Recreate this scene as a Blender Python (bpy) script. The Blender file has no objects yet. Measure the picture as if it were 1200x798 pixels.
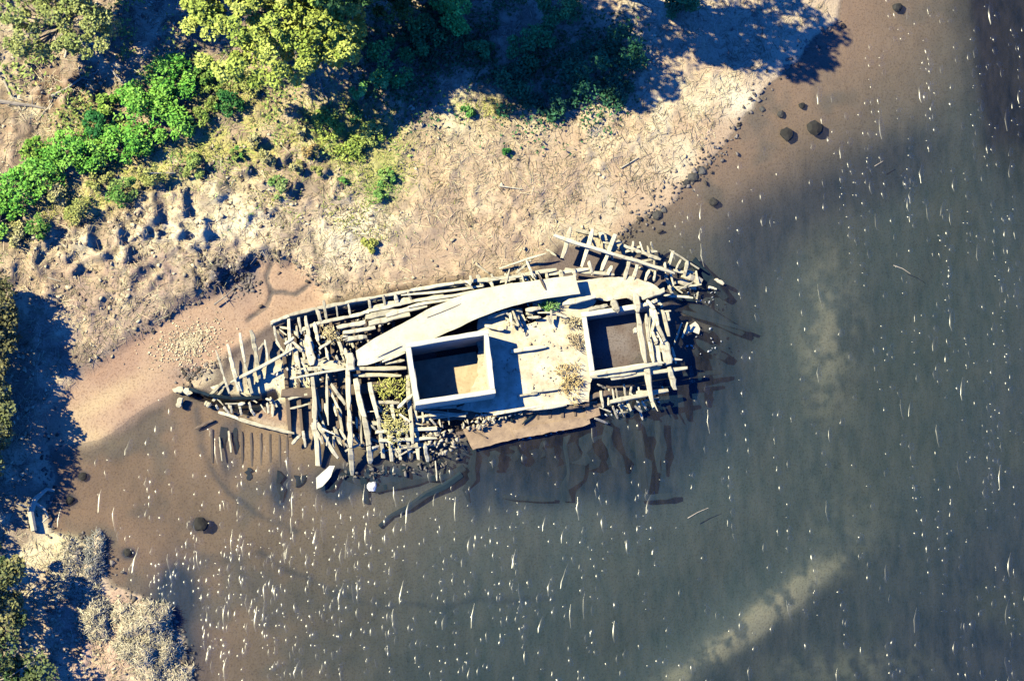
import bpy, math, random
import numpy as np
from mathutils import Vector, Matrix
R = random.Random(7)
N = np.random.default_rng(11)
scene = bpy.context.scene
col = scene.collection

# ------------------------------------------------------------------ camera
DIST = 140.0; TY = math.radians(11.5); TX = math.radians(3.5)
cam_pos = Vector((-math.tan(TX), -math.tan(TY), 1)).normalized() * DIST
LENS = 36 * DIST / 60.0
fwd = (-cam_pos).normalized()
rgt = fwd.cross(Vector((0, 1, 0))).normalized()
upv = rgt.cross(fwd).normalized()
cd = bpy.data.cameras.new('camera'); cam = bpy.data.objects.new('camera', cd); col.objects.link(cam)
cd.lens = LENS; cd.sensor_width = 36; cd.clip_end = 3000; cd.clip_start = 1
cam.matrix_world = Matrix(((rgt.x, upv.x, -fwd.x, cam_pos.x), (rgt.y, upv.y, -fwd.y, cam_pos.y), (rgt.z, upv.z, -fwd.z, cam_pos.z), (0, 0, 0, 1)))
scene.camera = cam
scene.cycles.diffuse_bounces = 0
scene.render.resolution_x = 1024; scene.render.resolution_y = 680

# ------------------------------------------------------------------ light
ELEV = math.radians(43)
SH = Vector((0.966, -0.262, 0)).normalized()          # where shadows fall
to_sun = Vector((-SH.x * math.cos(ELEV), -SH.y * math.cos(ELEV), math.sin(ELEV)))
w = bpy.data.worlds.new("World"); scene.world = w; w.use_nodes = True
nt = w.node_tree
sky = nt.nodes.new('ShaderNodeTexSky'); sky.sky_type = 'NISHITA'; sky.sun_disc = False
sky.sun_elevation = ELEV
sky.sun_rotation = math.atan2(to_sun.x, to_sun.y)
sky.ozone_density = 10.0; sky.dust_density = 0.0; sky.air_density = 1.0
bg = nt.nodes['Background']; bg.inputs[1].default_value = 0.092
tint = nt.nodes.new('ShaderNodeMix'); tint.data_type = 'RGBA'; tint.blend_type = 'MULTIPLY'; tint.inputs[0].default_value = 1
tint.inputs[7].default_value = (0.17, 0.56, 1.18, 1)      # deep blue cast of the whole sky
nt.links.new(sky.outputs[0], tint.inputs[6]); nt.links.new(tint.outputs[2], bg.inputs[0])
sl = bpy.data.lights.new('sun', 'SUN'); sl.energy = 5.0; sl.angle = math.radians(0.5); sl.color = (1.0, 0.92, 0.61)
so = bpy.data.objects.new('sun', sl); col.objects.link(so)
so.rotation_euler = to_sun.to_track_quat('Z', 'Y').to_euler()
scene.view_settings.view_transform = 'Standard'; scene.view_settings.look = 'None'
scene.view_settings.gamma = 1; scene.view_settings.exposure = 1.15

# ------------------------------------------------------------------ pixel <-> world
def P(px, py, z=0.0):
    d = fwd + rgt * ((px - 600) / 1200 * 36 / LENS) - upv * ((py - 399) / 1200 * 36 / LENS)
    t = (z - cam_pos.z) / d.z
    return cam_pos + d * t
def Q(x, y, z=0.0):
    dx = x - cam_pos.x; dy = y - cam_pos.y; dz = z - cam_pos.z
    f = dx * fwd.x + dy * fwd.y + dz * fwd.z
    a = dx * rgt.x + dy * rgt.y + dz * rgt.z
    b = dx * upv.x + dy * upv.y + dz * upv.z
    return 600 + a / f * LENS / 36 * 1200, 399 - b / f * LENS / 36 * 1200
def PA(px, py, z):
    px = np.asarray(px, float); py = np.asarray(py, float)
    sx = (px - 600) / 1200 * 36 / LENS; sy = (py - 399) / 1200 * 36 / LENS
    d = np.stack([fwd[i] + rgt[i] * sx - upv[i] * sy for i in range(3)], -1)
    t = (z - cam_pos.z) / d[..., 2]
    return cam_pos.x + d[..., 0] * t, cam_pos.y + d[..., 1] * t
M = 0.05      # metres per photo pixel at ground level

# ------------------------------------------------------------------ noise
def vnoise(x, y, seed=0):
    xi = np.floor(x).astype(np.int64); yi = np.floor(y).astype(np.int64)
    fx = x - xi; fy = y - yi
    fx = fx * fx * (3 - 2 * fx); fy = fy * fy * (3 - 2 * fy)
    def h(a, b):
        n = (a * 374761393 + b * 668265263 + seed * 1442695041) & 0x7fffffff
        n = ((n ^ (n >> 13)) * 1274126177) & 0x7fffffff
        n = n ^ (n >> 16)
        return (n & 0xffff) / 65535.0
    return (h(xi, yi) * (1 - fx) + h(xi + 1, yi) * fx) * (1 - fy) + (h(xi, yi + 1) * (1 - fx) + h(xi + 1, yi + 1) * fx) * fy
def fbm(x, y, s, seed=0, o=4):
    v = 0; a = 0.5; t = 0
    for i in range(o):
        v = v + a * vnoise(x / s + 17.3 * i, y / s - 9.1 * i, seed + i); t += a; a *= 0.5; s *= 0.5
    return v / t
def sdf(px, py, poly):      # + inside
    poly = [(float(a), float(b)) for a, b in poly]
    d = np.full(px.shape, 1e12); ins = np.zeros(px.shape, bool)
    n = len(poly)
    for i in range(n):
        ax, ay = poly[i]; bx, by = poly[(i + 1) % n]
        ex, ey = bx - ax, by - ay; wx, wy = px - ax, py - ay
        t = np.clip((wx * ex + wy * ey) / (ex * ex + ey * ey + 1e-9), 0, 1)
        d = np.minimum(d, (wx - ex * t) ** 2 + (wy - ey * t) ** 2)
        c = ((ay > py) != (by > py)) & (px < (bx - ax) * (py - ay) / ((by - ay) if by != ay else 1e-9) + ax)
        ins ^= c
    return np.where(ins, 1, -1) * np.sqrt(d)
def dline(px, py, pts):
    d = np.full(px.shape, 1e12)
    for (ax, ay), (bx, by) in zip(pts[:-1], pts[1:]):
        ex, ey = bx - ax, by - ay; wx, wy = px - ax, py - ay
        t = np.clip((wx * ex + wy * ey) / (ex * ex + ey * ey + 1e-9), 0, 1)
        d = np.minimum(d, (wx - ex * t) ** 2 + (wy - ey * t) ** 2)
    return np.sqrt(d)
def sm(v, a, b):
    t = np.clip((v - a) / (b - a), 0, 1); return t * t * (3 - 2 * t)
def blob(px, py, cx, cy, rx, ry, ang=0):
    c, s = math.cos(math.radians(ang)), math.sin(math.radians(ang))
    u = ((px - cx) * c + (py - cy) * s) / rx; v = (-(px - cx) * s + (py - cy) * c) / ry
    return np.exp(-(u * u + v * v))

LAND = [(-3000, -3000), (1040, -3000), (1010, -200), (1000, -50), (985, 22), (940, 62), (885, 115), (850, 170), (800, 218), (748, 258), (722, 285),
        (740, 320), (700, 345), (700, 470), (610, 492), (548, 515), (500, 520), (420, 525), (350, 508), (290, 492), (225, 466), (212, 448),
        (165, 440), (120, 462), (75, 495), (58, 525), (60, 560), (48, 592), (60, 625), (95, 632), (126, 650), (130, 692), (196, 712),
        (216, 760), (222, 840), (300, 3000), (-3000, 3000)]
MUD = [(45, 490), (95, 435), (160, 390), (225, 350), (262, 335), (300, 300), (345, 305), (378, 335), (388, 362), (330, 380), (255, 420), (200, 470), (120, 520), (60, 530)]
HULL = [(212, 462), (250, 440), (270, 405), (320, 372), (400, 352), (520, 332), (620, 318), (655, 280), (740, 295), (800, 315), (850, 365), (800, 440),
        (700, 480), (600, 495), (548, 520), (450, 530), (370, 512), (270, 484)]
BOW_SHADE = [(222, 455), (245, 462), (270, 466), (300, 466), (322, 458), (327, 464), (310, 474), (296, 486), (275, 480), (250, 472), (225, 464)]
CREEKS = [[(312, 285), (318, 305), (314, 325), (322, 342), (345, 345), (360, 335), (374, 325), (373, 305), (370, 290), (365, 275)], [(322, 342), (312, 360), (290, 375)]]

def height(x, y):
    px, py = Q(x, y, 0.0)
    jit = (fbm(x, y, 2.2, 3) - 0.5) * 26
    s = (sdf(px, py, LAND) + jit) * M
    land = 0.03 + 0.30 * (1 - np.exp(-np.maximum(s, 0) / 1.6)) + 0.025 * np.clip(s, 0, 60)
    sea = -0.02 + np.maximum(0.075 * np.minimum(s, 0), -1.1)
    h = np.where(s > 0, land, sea)
    mud = sm(sdf(px, py, MUD) + jit * .5, -8, 12)
    h = h * (1 - mud) + mud * (0.035 + 0.03 * (fbm(x, y, 1.5, 9) - .5))
    hul = sm(sdf(px, py, HULL), -6, 14)
    fill = -0.0 + 0.25 * blob(px, py, 345, 440, 55, 22) + 0.12 * blob(px, py, 320, 495, 30, 10)
    fill = np.where(px > 600, 0.12 - 0.6 * sm(px, 765, 830), fill)
    h = h * (1 - hul) + hul * fill
    bow_shade = sm(sdf(px, py, BOW_SHADE), -3, 3)
    h = h - bow_shade * 1.3  # pit sunk where the bow interior lies in shade
    for c in CREEKS:
        h = h - 0.10 * np.exp(-(dline(px + (fbm(x, y, 1.6, 51) - .5) * 16, py, c) / 2.4) ** 2) * (s > 0)
    # hummocky reed ground
    hum = sm(s, 1.0, 4.0) * (1 - mud) * (1 - hul)
    rough = 0.25 + 0.9 * blob(px, py, 150, 280, 130, 60, -15) + 0.7 * blob(px, py, 230, 300, 70, 40) + 0.5 * blob(px, py, 60, 110, 90, 60) + 0.6 * blob(px, py, 330, 200, 60, 40)
    h = h + hum * rough * (np.maximum(fbm(x, y, 0.75, 21, 2) - 0.46, 0) * 1.7 + np.maximum(fbm(x, y, 0.4, 23, 1) - .5, 0) * .35)
    h = h + hum * 0.30 * (fbm(x, y, 5.0, 31, 3) - .5)
    # submerged relief
    under = sm(-s, 0.0, 1.5)
    h = h - under * (0.35 * sm(px - 0.35 * (py - 0), 1090, 1180) + 0.5 * sm(px - 1138 - 0.12 * np.clip(py, 0, 500), -30, 50) * sm(-(py - 200), -60, 60)
                     + 0.15 * sm(py, 560, 800) + 0.25 * blob(px, py, 960, 240, 130, 60, -25) + 0.5 * blob(px, py, 850, 400, 60, 60) + 1.3 * blob(px, py, 680, 540, 110, 36) + .5 * blob(px, py, 800, 470, 60, 60))  # hollow below the hull deepened to darken the water like its reflection
    bank = .8 * blob(px, py, 915, 705, 95, 34, -33) + 0.6 * blob(px, py, 830, 770, 80, 34, -30) + 0.4 * blob(px, py, 975, 400, 38, 90) + 0.15 * blob(px, py, 985, 610, 60, 60)
    h = h + under * 0.75 * bank + under * 0.12 * (fbm(x, y, 2.5, 41, 3) - .5)
    return h

# ------------------------------------------------------------------ object helpers
def link(name, me, mat=None, parent=None, loc=None):
    o = bpy.data.objects.new(name, me); col.objects.link(o)
    if mat is not None and me is not None and len(me.materials) == 0: me.materials.append(mat)
    if parent: o.parent = parent
    if loc is not None: o.location = loc
    return o
def tag(o, label=None, cat=None, group=None, kind=None):
    if label: o['label'] = label
    if cat: o['category'] = cat
    if group: o['group'] = group
    if kind: o['kind'] = kind
    return o
def empty(name, loc=(0, 0, 0)):
    o = bpy.data.objects.new(name, None); col.objects.link(o); o.location = loc; o.empty_display_size = .3
    return o
def mesh_np(name, v, f, cols=None, smooth=False):
    """v (n,3), f (m,k) with constant k; cols (n,3) per vertex"""
    me = bpy.data.meshes.new(name); v = np.asarray(v, np.float32); f = np.asarray(f, np.int32)
    m, k = f.shape
    me.vertices.add(len(v)); me.vertices.foreach_set('co', v.ravel())
    me.loops.add(m * k); me.loops.foreach_set('vertex_index', f.ravel())
    me.polygons.add(m); me.polygons.foreach_set('loop_start', np.arange(0, m * k, k, dtype=np.int32))
    if smooth: me.polygons.foreach_set('use_smooth', np.ones(m, bool))
    me.update(calc_edges=True)
    if cols is not None:
        a = me.color_attributes.new('Col', 'FLOAT_COLOR', 'POINT')
        c = np.ones((len(v), 4), np.float32); c[:, :3] = cols; a.data.foreach_set('color', c.ravel())
    return me

# ------------------------------------------------------------------ materials
def mat(name):
    m = bpy.data.materials.new(name); m.use_nodes = True
    return m, m.node_tree, m.node_tree.nodes['Principled BSDF']
def mixc(t, a, b, f, typ='MIX'):
    n = t.nodes.new('ShaderNodeMix'); n.data_type = 'RGBA'; n.blend_type = typ
    for s, v in ((6, a), (7, b), (0, f)):
        if hasattr(v, 'links') or hasattr(v, 'is_linked'): t.links.new(v, n.inputs[s])
        else: n.inputs[s].default_value = (*v, 1) if s > 5 else v
    return n.outputs[2]
def noise(t, scale, detail=4, vec=None, rough=.6, dist=0):
    n = t.nodes.new('ShaderNodeTexNoise'); n.inputs['Scale'].default_value = scale; n.inputs['Detail'].default_value = detail
    n.inputs['Roughness'].default_value = rough; n.inputs['Distortion'].default_value = dist
    if vec is not None: t.links.new(vec, n.inputs['Vector'])
    return n.outputs['Fac']
def ramp(t, fac, a, b, c0=(0, 0, 0), c1=(1, 1, 1)):
    r = t.nodes.new('ShaderNodeValToRGB'); t.links.new(fac, r.inputs[0])
    e = r.color_ramp.elements; e[0].position = a; e[1].position = b; e[0].color = (*c0, 1); e[1].color = (*c1, 1)
    return r.outputs[0]
def coords(t, kind='Object', scale=(1, 1, 1)):
    n = t.nodes.new('ShaderNodeTexCoord'); m = t.nodes.new('ShaderNodeMapping'); m.inputs['Scale'].default_value = scale
    t.links.new(n.outputs[kind], m.inputs[0]); return m.outputs[0]
def bump(t, bs, h, strength, dist):
    b = t.nodes.new('ShaderNodeBump'); b.inputs['Strength'].default_value = strength; b.inputs['Distance'].default_value = dist
    t.links.new(h, b.inputs['Height']); t.links.new(b.outputs[0], bs.inputs['Normal'])
def wood(name, c0, c1, dark=(0.12, 0.09, 0.07), stain=.5, rnd=.25):
    m, t, b = mat(name)
    v = coords(t, 'Object', (1.2, 9, 9)); v2 = coords(t, 'Object', (1, 1, 1))
    g = noise(t, 3.0, 5, v, .7); c = mixc(t, c0, c1, ramp(t, g, .3, .7))
    s = ramp(t, noise(t, 2.3, 5, v2, .7), .56, .74)
    f = t.nodes.new('ShaderNodeMath'); f.operation = 'MULTIPLY'; f.inputs[1].default_value = stain; t.links.new(s, f.inputs[0])
    c = mixc(t, c, dark, f.outputs[0])
    oi = t.nodes.new('ShaderNodeObjectInfo')
    mr = t.nodes.new('ShaderNodeMapRange'); t.links.new(oi.outputs['Random'], mr.inputs[0]); mr.inputs[3].default_value = 1 - rnd; mr.inputs[4].default_value = 1 + rnd * .4
    hs = t.nodes.new('ShaderNodeHueSaturation'); t.links.new(c, hs.inputs['Color']); t.links.new(mr.outputs[0], hs.inputs['Value'])
    t.links.new(hs.outputs[0], b.inputs['Base Color']); b.inputs['Roughness'].default_value = .9
    bump(t, b, g, .6, .03)
    return m
M_wood = wood('weathered_timber', (0.38, 0.33, 0.24), (0.72, 0.67, 0.49), (0.13, 0.10, 0.07), .6, .35)
M_wood_reflect = wood('waterlogged_and_reflection', (0.010, 0.022, 0.036), (0.022, 0.036, 0.048), (0.006, 0.010, 0.016), .5)  # near-black blue for waterlogged wood and for the hull's reflection in the water
M_wood_reflect.node_tree.nodes['Principled BSDF'].inputs['Specular IOR Level'].default_value = .05
M_woodbr = wood('muddy_timber', (0.10, 0.075, 0.06), (0.20, 0.145, 0.105))
M_drift = wood('driftwood', (0.40, 0.35, 0.26), (0.60, 0.54, 0.42))
M_bark = wood('bark', (0.26, 0.21, 0.17), (0.45, 0.40, 0.33))
M_stone = wood('pale_stone', (0.45, 0.42, 0.36), (0.66, 0.62, 0.54))
def plate(name, a, b_, st, sc=1.0, rough=.7, dark=(0.32, 0.25, 0.17)):
    m, t, b = mat(name); v = coords(t)
    c = mixc(t, a, b_, ramp(t, noise(t, .9 * sc, 5, v), .35, .7))
    f = t.nodes.new('ShaderNodeMath'); f.operation = 'MULTIPLY'; f.inputs[1].default_value = st
    t.links.new(ramp(t, noise(t, 3.2 * sc, 6, v, .75), .55, .7), f.inputs[0])
    c = mixc(t, c, dark, f.outputs[0]); t.links.new(c, b.inputs['Base Color']); b.inputs['Roughness'].default_value = rough
    bump(t, b, noise(t, 9, 5, v), .3, .03); return m
M_plate = plate('bleached_deck_plate', (0.48, 0.44, 0.33), (0.62, 0.58, 0.44), .7, 1.3, .8)
M_conc = plate('coaming_concrete', (0.52, 0.50, 0.40), (0.66, 0.63, 0.51), .4, 1.5)
M_sandy = plate('sandy_deck', (0.44, 0.36, 0.25), (0.68, 0.62, 0.46), .85, 1.8, .95, (0.26, 0.18, 0.12))
M_rust = plate('rusty_plate', (0.22, 0.155, 0.11), (0.36, 0.26, 0.17), .85, 2.0, .85, (0.10, 0.075, 0.065))

M_floor = plate('straw_floor', (0.36, 0.27, 0.17), (0.50, 0.40, 0.26), .8, 2.2, .95, (0.26, 0.18, 0.11))
def vcol_mat(name, rough=.9, transl=0.0, grain=True):
    m, t, b = mat(name)
    a = t.nodes.new('ShaderNodeAttribute'); a.attribute_name = 'Col'
    c = a.outputs['Color']
    b.inputs['Roughness'].default_value = rough
    b.inputs['Specular IOR Level'].default_value = .2
    t.links.new(c, b.inputs['Base Color'])
    if transl:
        tr = t.nodes.new('ShaderNodeBsdfTranslucent'); t.links.new(c, tr.inputs['Color'])
        mx = t.nodes.new('ShaderNodeMixShader'); mx.inputs[0].default_value = transl
        t.links.new(b.outputs[0], mx.inputs[1]); t.links.new(tr.outputs[0], mx.inputs[2])
        t.links.new(mx.outputs[0], t.nodes['Material Output'].inputs[0])
    return m
M_leaf = vcol_mat('foliage', .7, .25)
M_straw = vcol_mat('dead_reed_straw', .85)
M_rock = vcol_mat('weedy_rock', .8)

def ground_mat():
    m, t, b = mat('ground')
    a = t.nodes.new('ShaderNodeAttribute'); a.attribute_name = 'Col'
    v = coords(t)
    n1 = noise(t, 2.2, 6, v, .7); n2 = noise(t, 9.0, 4, v, .65)
    c = mixc(t, a.outputs['Color'], (0.55, 0.5, 0.45), ramp(t, n1, .25, .8), 'SOFT_LIGHT')
    d = t.nodes.new('ShaderNodeMath'); d.operation = 'MULTIPLY'; d.inputs[1].default_value = .5
    t.links.new(ramp(t, n2, .5, .66), d.inputs[0])
    c = mixc(t, c, (0.30, 0.24, 0.22), d.outputs[0], 'MULTIPLY')
    t.links.new(c, b.inputs['Base Color']); b.inputs['Roughness'].default_value = .85
    b.inputs['Specular IOR Level'].default_value = .25
    bump(t, b, n2, .5, .05)
    return m
M_ground = ground_mat()

# ------------------------------------------------------------------ ground sheet
x0, y0 = -36.0, -27.0; x1, y1 = 36.0, 30.0; st = 0.12
xs = np.arange(x0, x1 + 1e-6, st); ys = np.arange(y0, y1 + 1e-6, st)
def ext(a):
    lo = [a[0] - d for d in (400, 200, 100, 60, 35, 20, 12, 7, 4, 2, .8)]
    hi = [a[-1] + d for d in (.8, 2, 4, 7, 12, 20, 35, 60, 100, 200, 400)]
    return np.concatenate([lo, a, hi])
xs = ext(xs); ys = ext(ys)
GX, GY = np.meshgrid(xs, ys); GZ = height(GX, GY)
px, py = Q(GX, GY, 0.0)
jx = (fbm(GX, GY, 1.6, 51) - .5) * 30; big = fbm(GX, GY, 6, 61); fine = fbm(GX, GY, .5, 71, 3)
sland = sdf(px, py, LAND) + (fbm(GX, GY, 2.2, 3) - 0.5) * 26
C = np.zeros(GX.shape + (3,))
def paint(c, f):
    global C
    f = np.clip(f, 0, 1)[..., None]; C = C * (1 - f) + np.array(c) * f
# bed
C[:] = (0.145, 0.12, 0.085)
paint((0.065, 0.085, 0.088), sm(px + .9 * py + 2 * jx, 850, 1250))
paint((0.23, 0.15, 0.10), sm(420 - px + jx, -120, 260))
paint((0.07, 0.08, 0.10), sm(px - 1150 + jx, -60, 60) * .4); paint((0.02, 0.035, 0.07), .9 * sm(py + .8 * px + 2 * jx, 1330, 1720))  # right edge and lower right corner carry a vignette in the bed colour
paint((0.27, 0.18, 0.125), sm(sland + jx, -230, -10) * sm(px + py * .6, 700, 820) * sm(-py, -330, -180) * .95)
paint((0.075, 0.085, 0.08), .55 * sm(fbm(GX, GY, 3, 81), .5, .7))
paint((0.02, 0.035, 0.06), .85 * np.clip(blob(px, py, 950, 235, 110, 42, -30) + blob(px, py, 1060, 190, 60, 35, -30) + .8 * blob(px, py, 880, 300, 40, 60) + blob(px, py, 850, 385, 38, 48) + blob(px, py, 800, 470, 75, 55, -30), 0, 1))
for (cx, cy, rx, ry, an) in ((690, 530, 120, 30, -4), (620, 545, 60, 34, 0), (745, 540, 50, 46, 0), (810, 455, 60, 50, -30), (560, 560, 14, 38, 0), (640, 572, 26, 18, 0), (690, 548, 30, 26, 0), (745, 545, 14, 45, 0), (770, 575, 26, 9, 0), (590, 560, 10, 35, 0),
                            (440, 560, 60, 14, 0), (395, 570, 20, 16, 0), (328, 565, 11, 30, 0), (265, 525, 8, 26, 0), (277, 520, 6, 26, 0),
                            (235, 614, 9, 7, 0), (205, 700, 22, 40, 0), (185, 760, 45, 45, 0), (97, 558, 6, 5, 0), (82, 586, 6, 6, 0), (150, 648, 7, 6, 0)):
    paint((0.008, 0.028, 0.06), .98 * np.clip(2.0 * blob(px + jx * .12, py + jx * .1, cx, cy, rx, ry, an), 0, 1))  # patches below the hull put its reflection and shadow into the bed colour
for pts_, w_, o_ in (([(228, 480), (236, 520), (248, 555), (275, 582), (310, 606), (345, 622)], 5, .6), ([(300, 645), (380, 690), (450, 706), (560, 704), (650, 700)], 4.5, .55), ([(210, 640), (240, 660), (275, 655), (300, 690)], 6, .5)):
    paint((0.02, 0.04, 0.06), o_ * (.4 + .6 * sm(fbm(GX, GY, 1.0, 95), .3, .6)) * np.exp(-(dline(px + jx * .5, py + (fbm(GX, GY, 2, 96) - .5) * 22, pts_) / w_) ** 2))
paint((0.012, 0.02, 0.05), .95 * sm(px - 1142 - .1 * np.clip(py, 0, 500) + jx * .3, -10, 12) * sm(170 - py + jx, -25, 25))
bk = 1.5 * blob(px + jx * .4, py + jx * .3, 915, 705, 78, 14, -36) + 1.2 * blob(px + jx * .4, py, 830, 770, 70, 12, -32) + .55 * blob(px, py, 975, 400, 34, 90) + .15 * blob(px, py, 985, 600, 50, 60) + .4 * blob(px, py, 1000, 780, 90, 20)
paint((0.40, 0.34, 0.23), .62 * np.clip(bk * (0.1 + 1.5 * sm(.5 * fbm(GX * 1.6 + GY * .6, GY * .4, 1.1, 91) + .5 * fbm(GX, GY, .5, 92, 3), .36, .66)), 0, 1))
paint((0.32, 0.215, 0.125), blob(px, py, 305, 525, 45, 26) * .9)
# land
LND = sm(sland, -4, 4)
paint((0.47, 0.385, 0.27), LND)
paint((0.40, 0.29, 0.20), LND * sm(big, .35, .65) * .7)
paint((0.60, 0.53, 0.37), LND * sm(fbm(GX, GY, 2.6, 15), .5, .72) * .9)
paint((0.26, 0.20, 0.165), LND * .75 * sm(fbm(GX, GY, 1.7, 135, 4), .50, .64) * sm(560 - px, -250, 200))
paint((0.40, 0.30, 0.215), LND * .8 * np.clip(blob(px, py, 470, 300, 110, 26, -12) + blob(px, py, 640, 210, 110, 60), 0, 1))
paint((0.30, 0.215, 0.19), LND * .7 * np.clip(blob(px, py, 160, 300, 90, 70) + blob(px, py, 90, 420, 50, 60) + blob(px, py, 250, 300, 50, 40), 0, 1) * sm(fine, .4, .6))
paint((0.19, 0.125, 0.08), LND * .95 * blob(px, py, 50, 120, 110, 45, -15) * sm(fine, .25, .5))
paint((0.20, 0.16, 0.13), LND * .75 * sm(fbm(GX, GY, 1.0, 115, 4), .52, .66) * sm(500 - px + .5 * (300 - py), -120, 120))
paint((0.42, 0.40, 0.13), LND * .8 * np.clip(blob(px, py, 95, 150, 45, 22, -40) + blob(px, py, 270, 150, 60, 30, -40) + blob(px, py, 420, 160, 60, 40, 30) + blob(px, py, 560, 130, 45, 18) + blob(px, py, 270, 190, 120, 25, -10) + blob(px, py, 100, 240, 90, 25, -25), 0, 1) * sm(fbm(GX, GY, 1.1, 25), .3, .55))
paint((0.28, 0.36, 0.10), LND * .75 * np.clip(blob(px, py, 400, 160, 40, 26, 20) + blob(px, py, 450, 215, 20, 26, 30) + blob(px, py, 240, 110, 30, 20), 0, 1))
paint((0.66, 0.60, 0.45), LND * .9 * np.clip(blob(px, py, 250, 270, 75, 16, -5) + blob(px, py, 410, 280, 34, 36) + blob(px, py, 870, 120, 26, 14, -30) + blob(px, py, 120, 430, 50, 8, -35), 0, 1))
mud = sm(sdf(px, py, MUD) + jx * .4, -6, 8)
paint((0.34, 0.24, 0.175), mud)
paint((0.28, 0.185, 0.14), mud * sm(fbm(GX, GY, 2, 35), .45, .7) * .8)
paint((0.10, 0.10, 0.12), np.clip(1.1 * blob(px + jx * .3, py, 262, 322, 30, 22, 35) + .8 * blob(px + jx * .3, py, 293, 320, 12, 18) + .8 * blob(px, py, 235, 435, 30, 9, -8), 0, 1) * sm(fine, .3, .5))
paint((0.50, 0.40, 0.24), .5 * np.clip(blob(px, py, 120, 470, 60, 11, -30) + blob(px, py, 100, 512, 34, 13, 0), 0, 1))
paint((0.62, 0.56, 0.36), np.clip(1.5 * blob(px, py, 72, 634, 22, 7, 0), 0, 1))
for c in CREEKS: paint((0.11, 0.10, 0.10), .9 * (.35 + .65 * sm(fine, .3, .55)) * np.exp(-(dline(px + jx * .55, py + (fine - .5) * 14, c) / (2.0 + 2.4 * big)) ** 2))
paint((0.50, 0.34, 0.28), LND * .8 * blob(px, py, 120, 745, 60, 60))
# hull fill
hl = sm(sdf(px, py, HULL), 0, 10)
paint((0.13, 0.105, 0.10), hl)  # mud darkened to carry the shade in the gaps between beams
paint((0.62, 0.56, 0.40), hl * np.clip(1.4 * blob(px, py, 345, 440, 50, 18, -5) + .9 * blob(px, py, 320, 462, 50, 10), 0, 1))
paint((0.34, 0.24, 0.17), hl * np.clip(blob(px, py, 330, 490, 40, 12), 0, 1))
paint((0.17, 0.15, 0.15), hl * blob(px, py, 720, 400, 40, 36) * sm(fbm(GX, GY, .8, 45), .3, .6))
paint((0.03, 0.03, 0.04), sm(sdf(px, py, BOW_SHADE), -3, 2))  # near-black puts the shade inside the bow into the mud colour
ny, nx = GX.shape
idx = np.arange(nx * ny).reshape(ny, nx)
F = np.stack([idx[:-1, :-1], idx[:-1, 1:], idx[1:, 1:], idx[1:, :-1]], -1).reshape(-1, 4)
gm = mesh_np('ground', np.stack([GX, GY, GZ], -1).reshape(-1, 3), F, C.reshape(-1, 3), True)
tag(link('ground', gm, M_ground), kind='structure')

# ------------------------------------------------------------------ water
def water_mats():
    m = bpy.data.materials.new('estuary_water'); m.use_nodes = True; t = m.node_tree
    for n in list(t.nodes): t.nodes.remove(n)
    out = t.nodes.new('ShaderNodeOutputMaterial')
    v = coords(t, 'Object', (1.5, .75, 1))
    bm = t.nodes.new('ShaderNodeBump'); bm.inputs['Strength'].default_value = .2; bm.inputs['Distance'].default_value = .08
    t.links.new(noise(t, 1.6, 5, v, .65, .3), bm.inputs['Height'])
    tr = t.nodes.new('ShaderNodeBsdfTransparent'); tr.inputs[0].default_value = (.95, .97, .98, 1)
    df = t.nodes.new('ShaderNodeBsdfDiffuse')
    v2 = coords(t, 'Object', (1.5, .45, 1))
    tc = t.nodes.new('ShaderNodeTexCoord'); sp = t.nodes.new('ShaderNodeSeparateXYZ'); t.links.new(tc.outputs['Object'], sp.inputs[0])
    ad = t.nodes.new('ShaderNodeMath'); ad.operation = 'MULTIPLY_ADD'; ad.inputs[1].default_value = -1.3; t.links.new(sp.outputs['Y'], ad.inputs[0]); t.links.new(sp.outputs['X'], ad.inputs[2])
    mr = t.nodes.new('ShaderNodeMapRange'); mr.inputs[1].default_value = -10; mr.inputs[2].default_value = 22; t.links.new(ad.outputs[0], mr.inputs[0])
    nz = ramp(t, noise(t, 1.0, 6, v2, .7), .35, .68)  # streaks vary the turbidity and carry light focused by the waves
    c = mixc(t, mixc(t, (0.07, 0.06, 0.05), (0.22, 0.17, 0.13), nz), mixc(t, (0.04, 0.06, 0.06), (0.17, 0.175, 0.155), nz), mr.outputs[0]); t.links.new(c, df.inputs[0])
    gl = t.nodes.new('ShaderNodeBsdfGlossy'); gl.inputs['Roughness'].default_value = .12
    t.links.new(bm.outputs[0], gl.inputs['Normal']); t.links.new(bm.outputs[0], df.inputs['Normal'])
    m1 = t.nodes.new('ShaderNodeMixShader'); m1.inputs[0].default_value = .13
    t.links.new(tr.outputs[0], m1.inputs[1]); t.links.new(df.outputs[0], m1.inputs[2])
    lw = t.nodes.new('ShaderNodeLayerWeight'); lw.inputs['Blend'].default_value = .5                      # Schlick: .02 + .98 facing^5
    pw = t.nodes.new('ShaderNodeMath'); pw.operation = 'POWER'; pw.inputs[1].default_value = 5; t.links.new(lw.outputs['Facing'], pw.inputs[0])
    fr = t.nodes.new('ShaderNodeMath'); fr.operation = 'MULTIPLY_ADD'; fr.inputs[1].default_value = .98; fr.inputs[2].default_value = .02; t.links.new(pw.outputs[0], fr.inputs[0])
    m2 = t.nodes.new('ShaderNodeMixShader'); t.links.new(fr.outputs[0], m2.inputs[0])
    t.links.new(m1.outputs[0], m2.inputs[1]); t.links.new(gl.outputs[0], m2.inputs[2]); t.links.new(m2.outputs[0], out.inputs[0])
    ab = t.nodes.new('ShaderNodeVolumeAbsorption'); ab.inputs['Color'].default_value = (0.22, 0.40, 0.48, 1); ab.inputs['Density'].default_value = .42
    t.links.new(ab.outputs[0], out.inputs['Volume'])
    return m
M_water = water_mats()
e = 430.0
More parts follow.
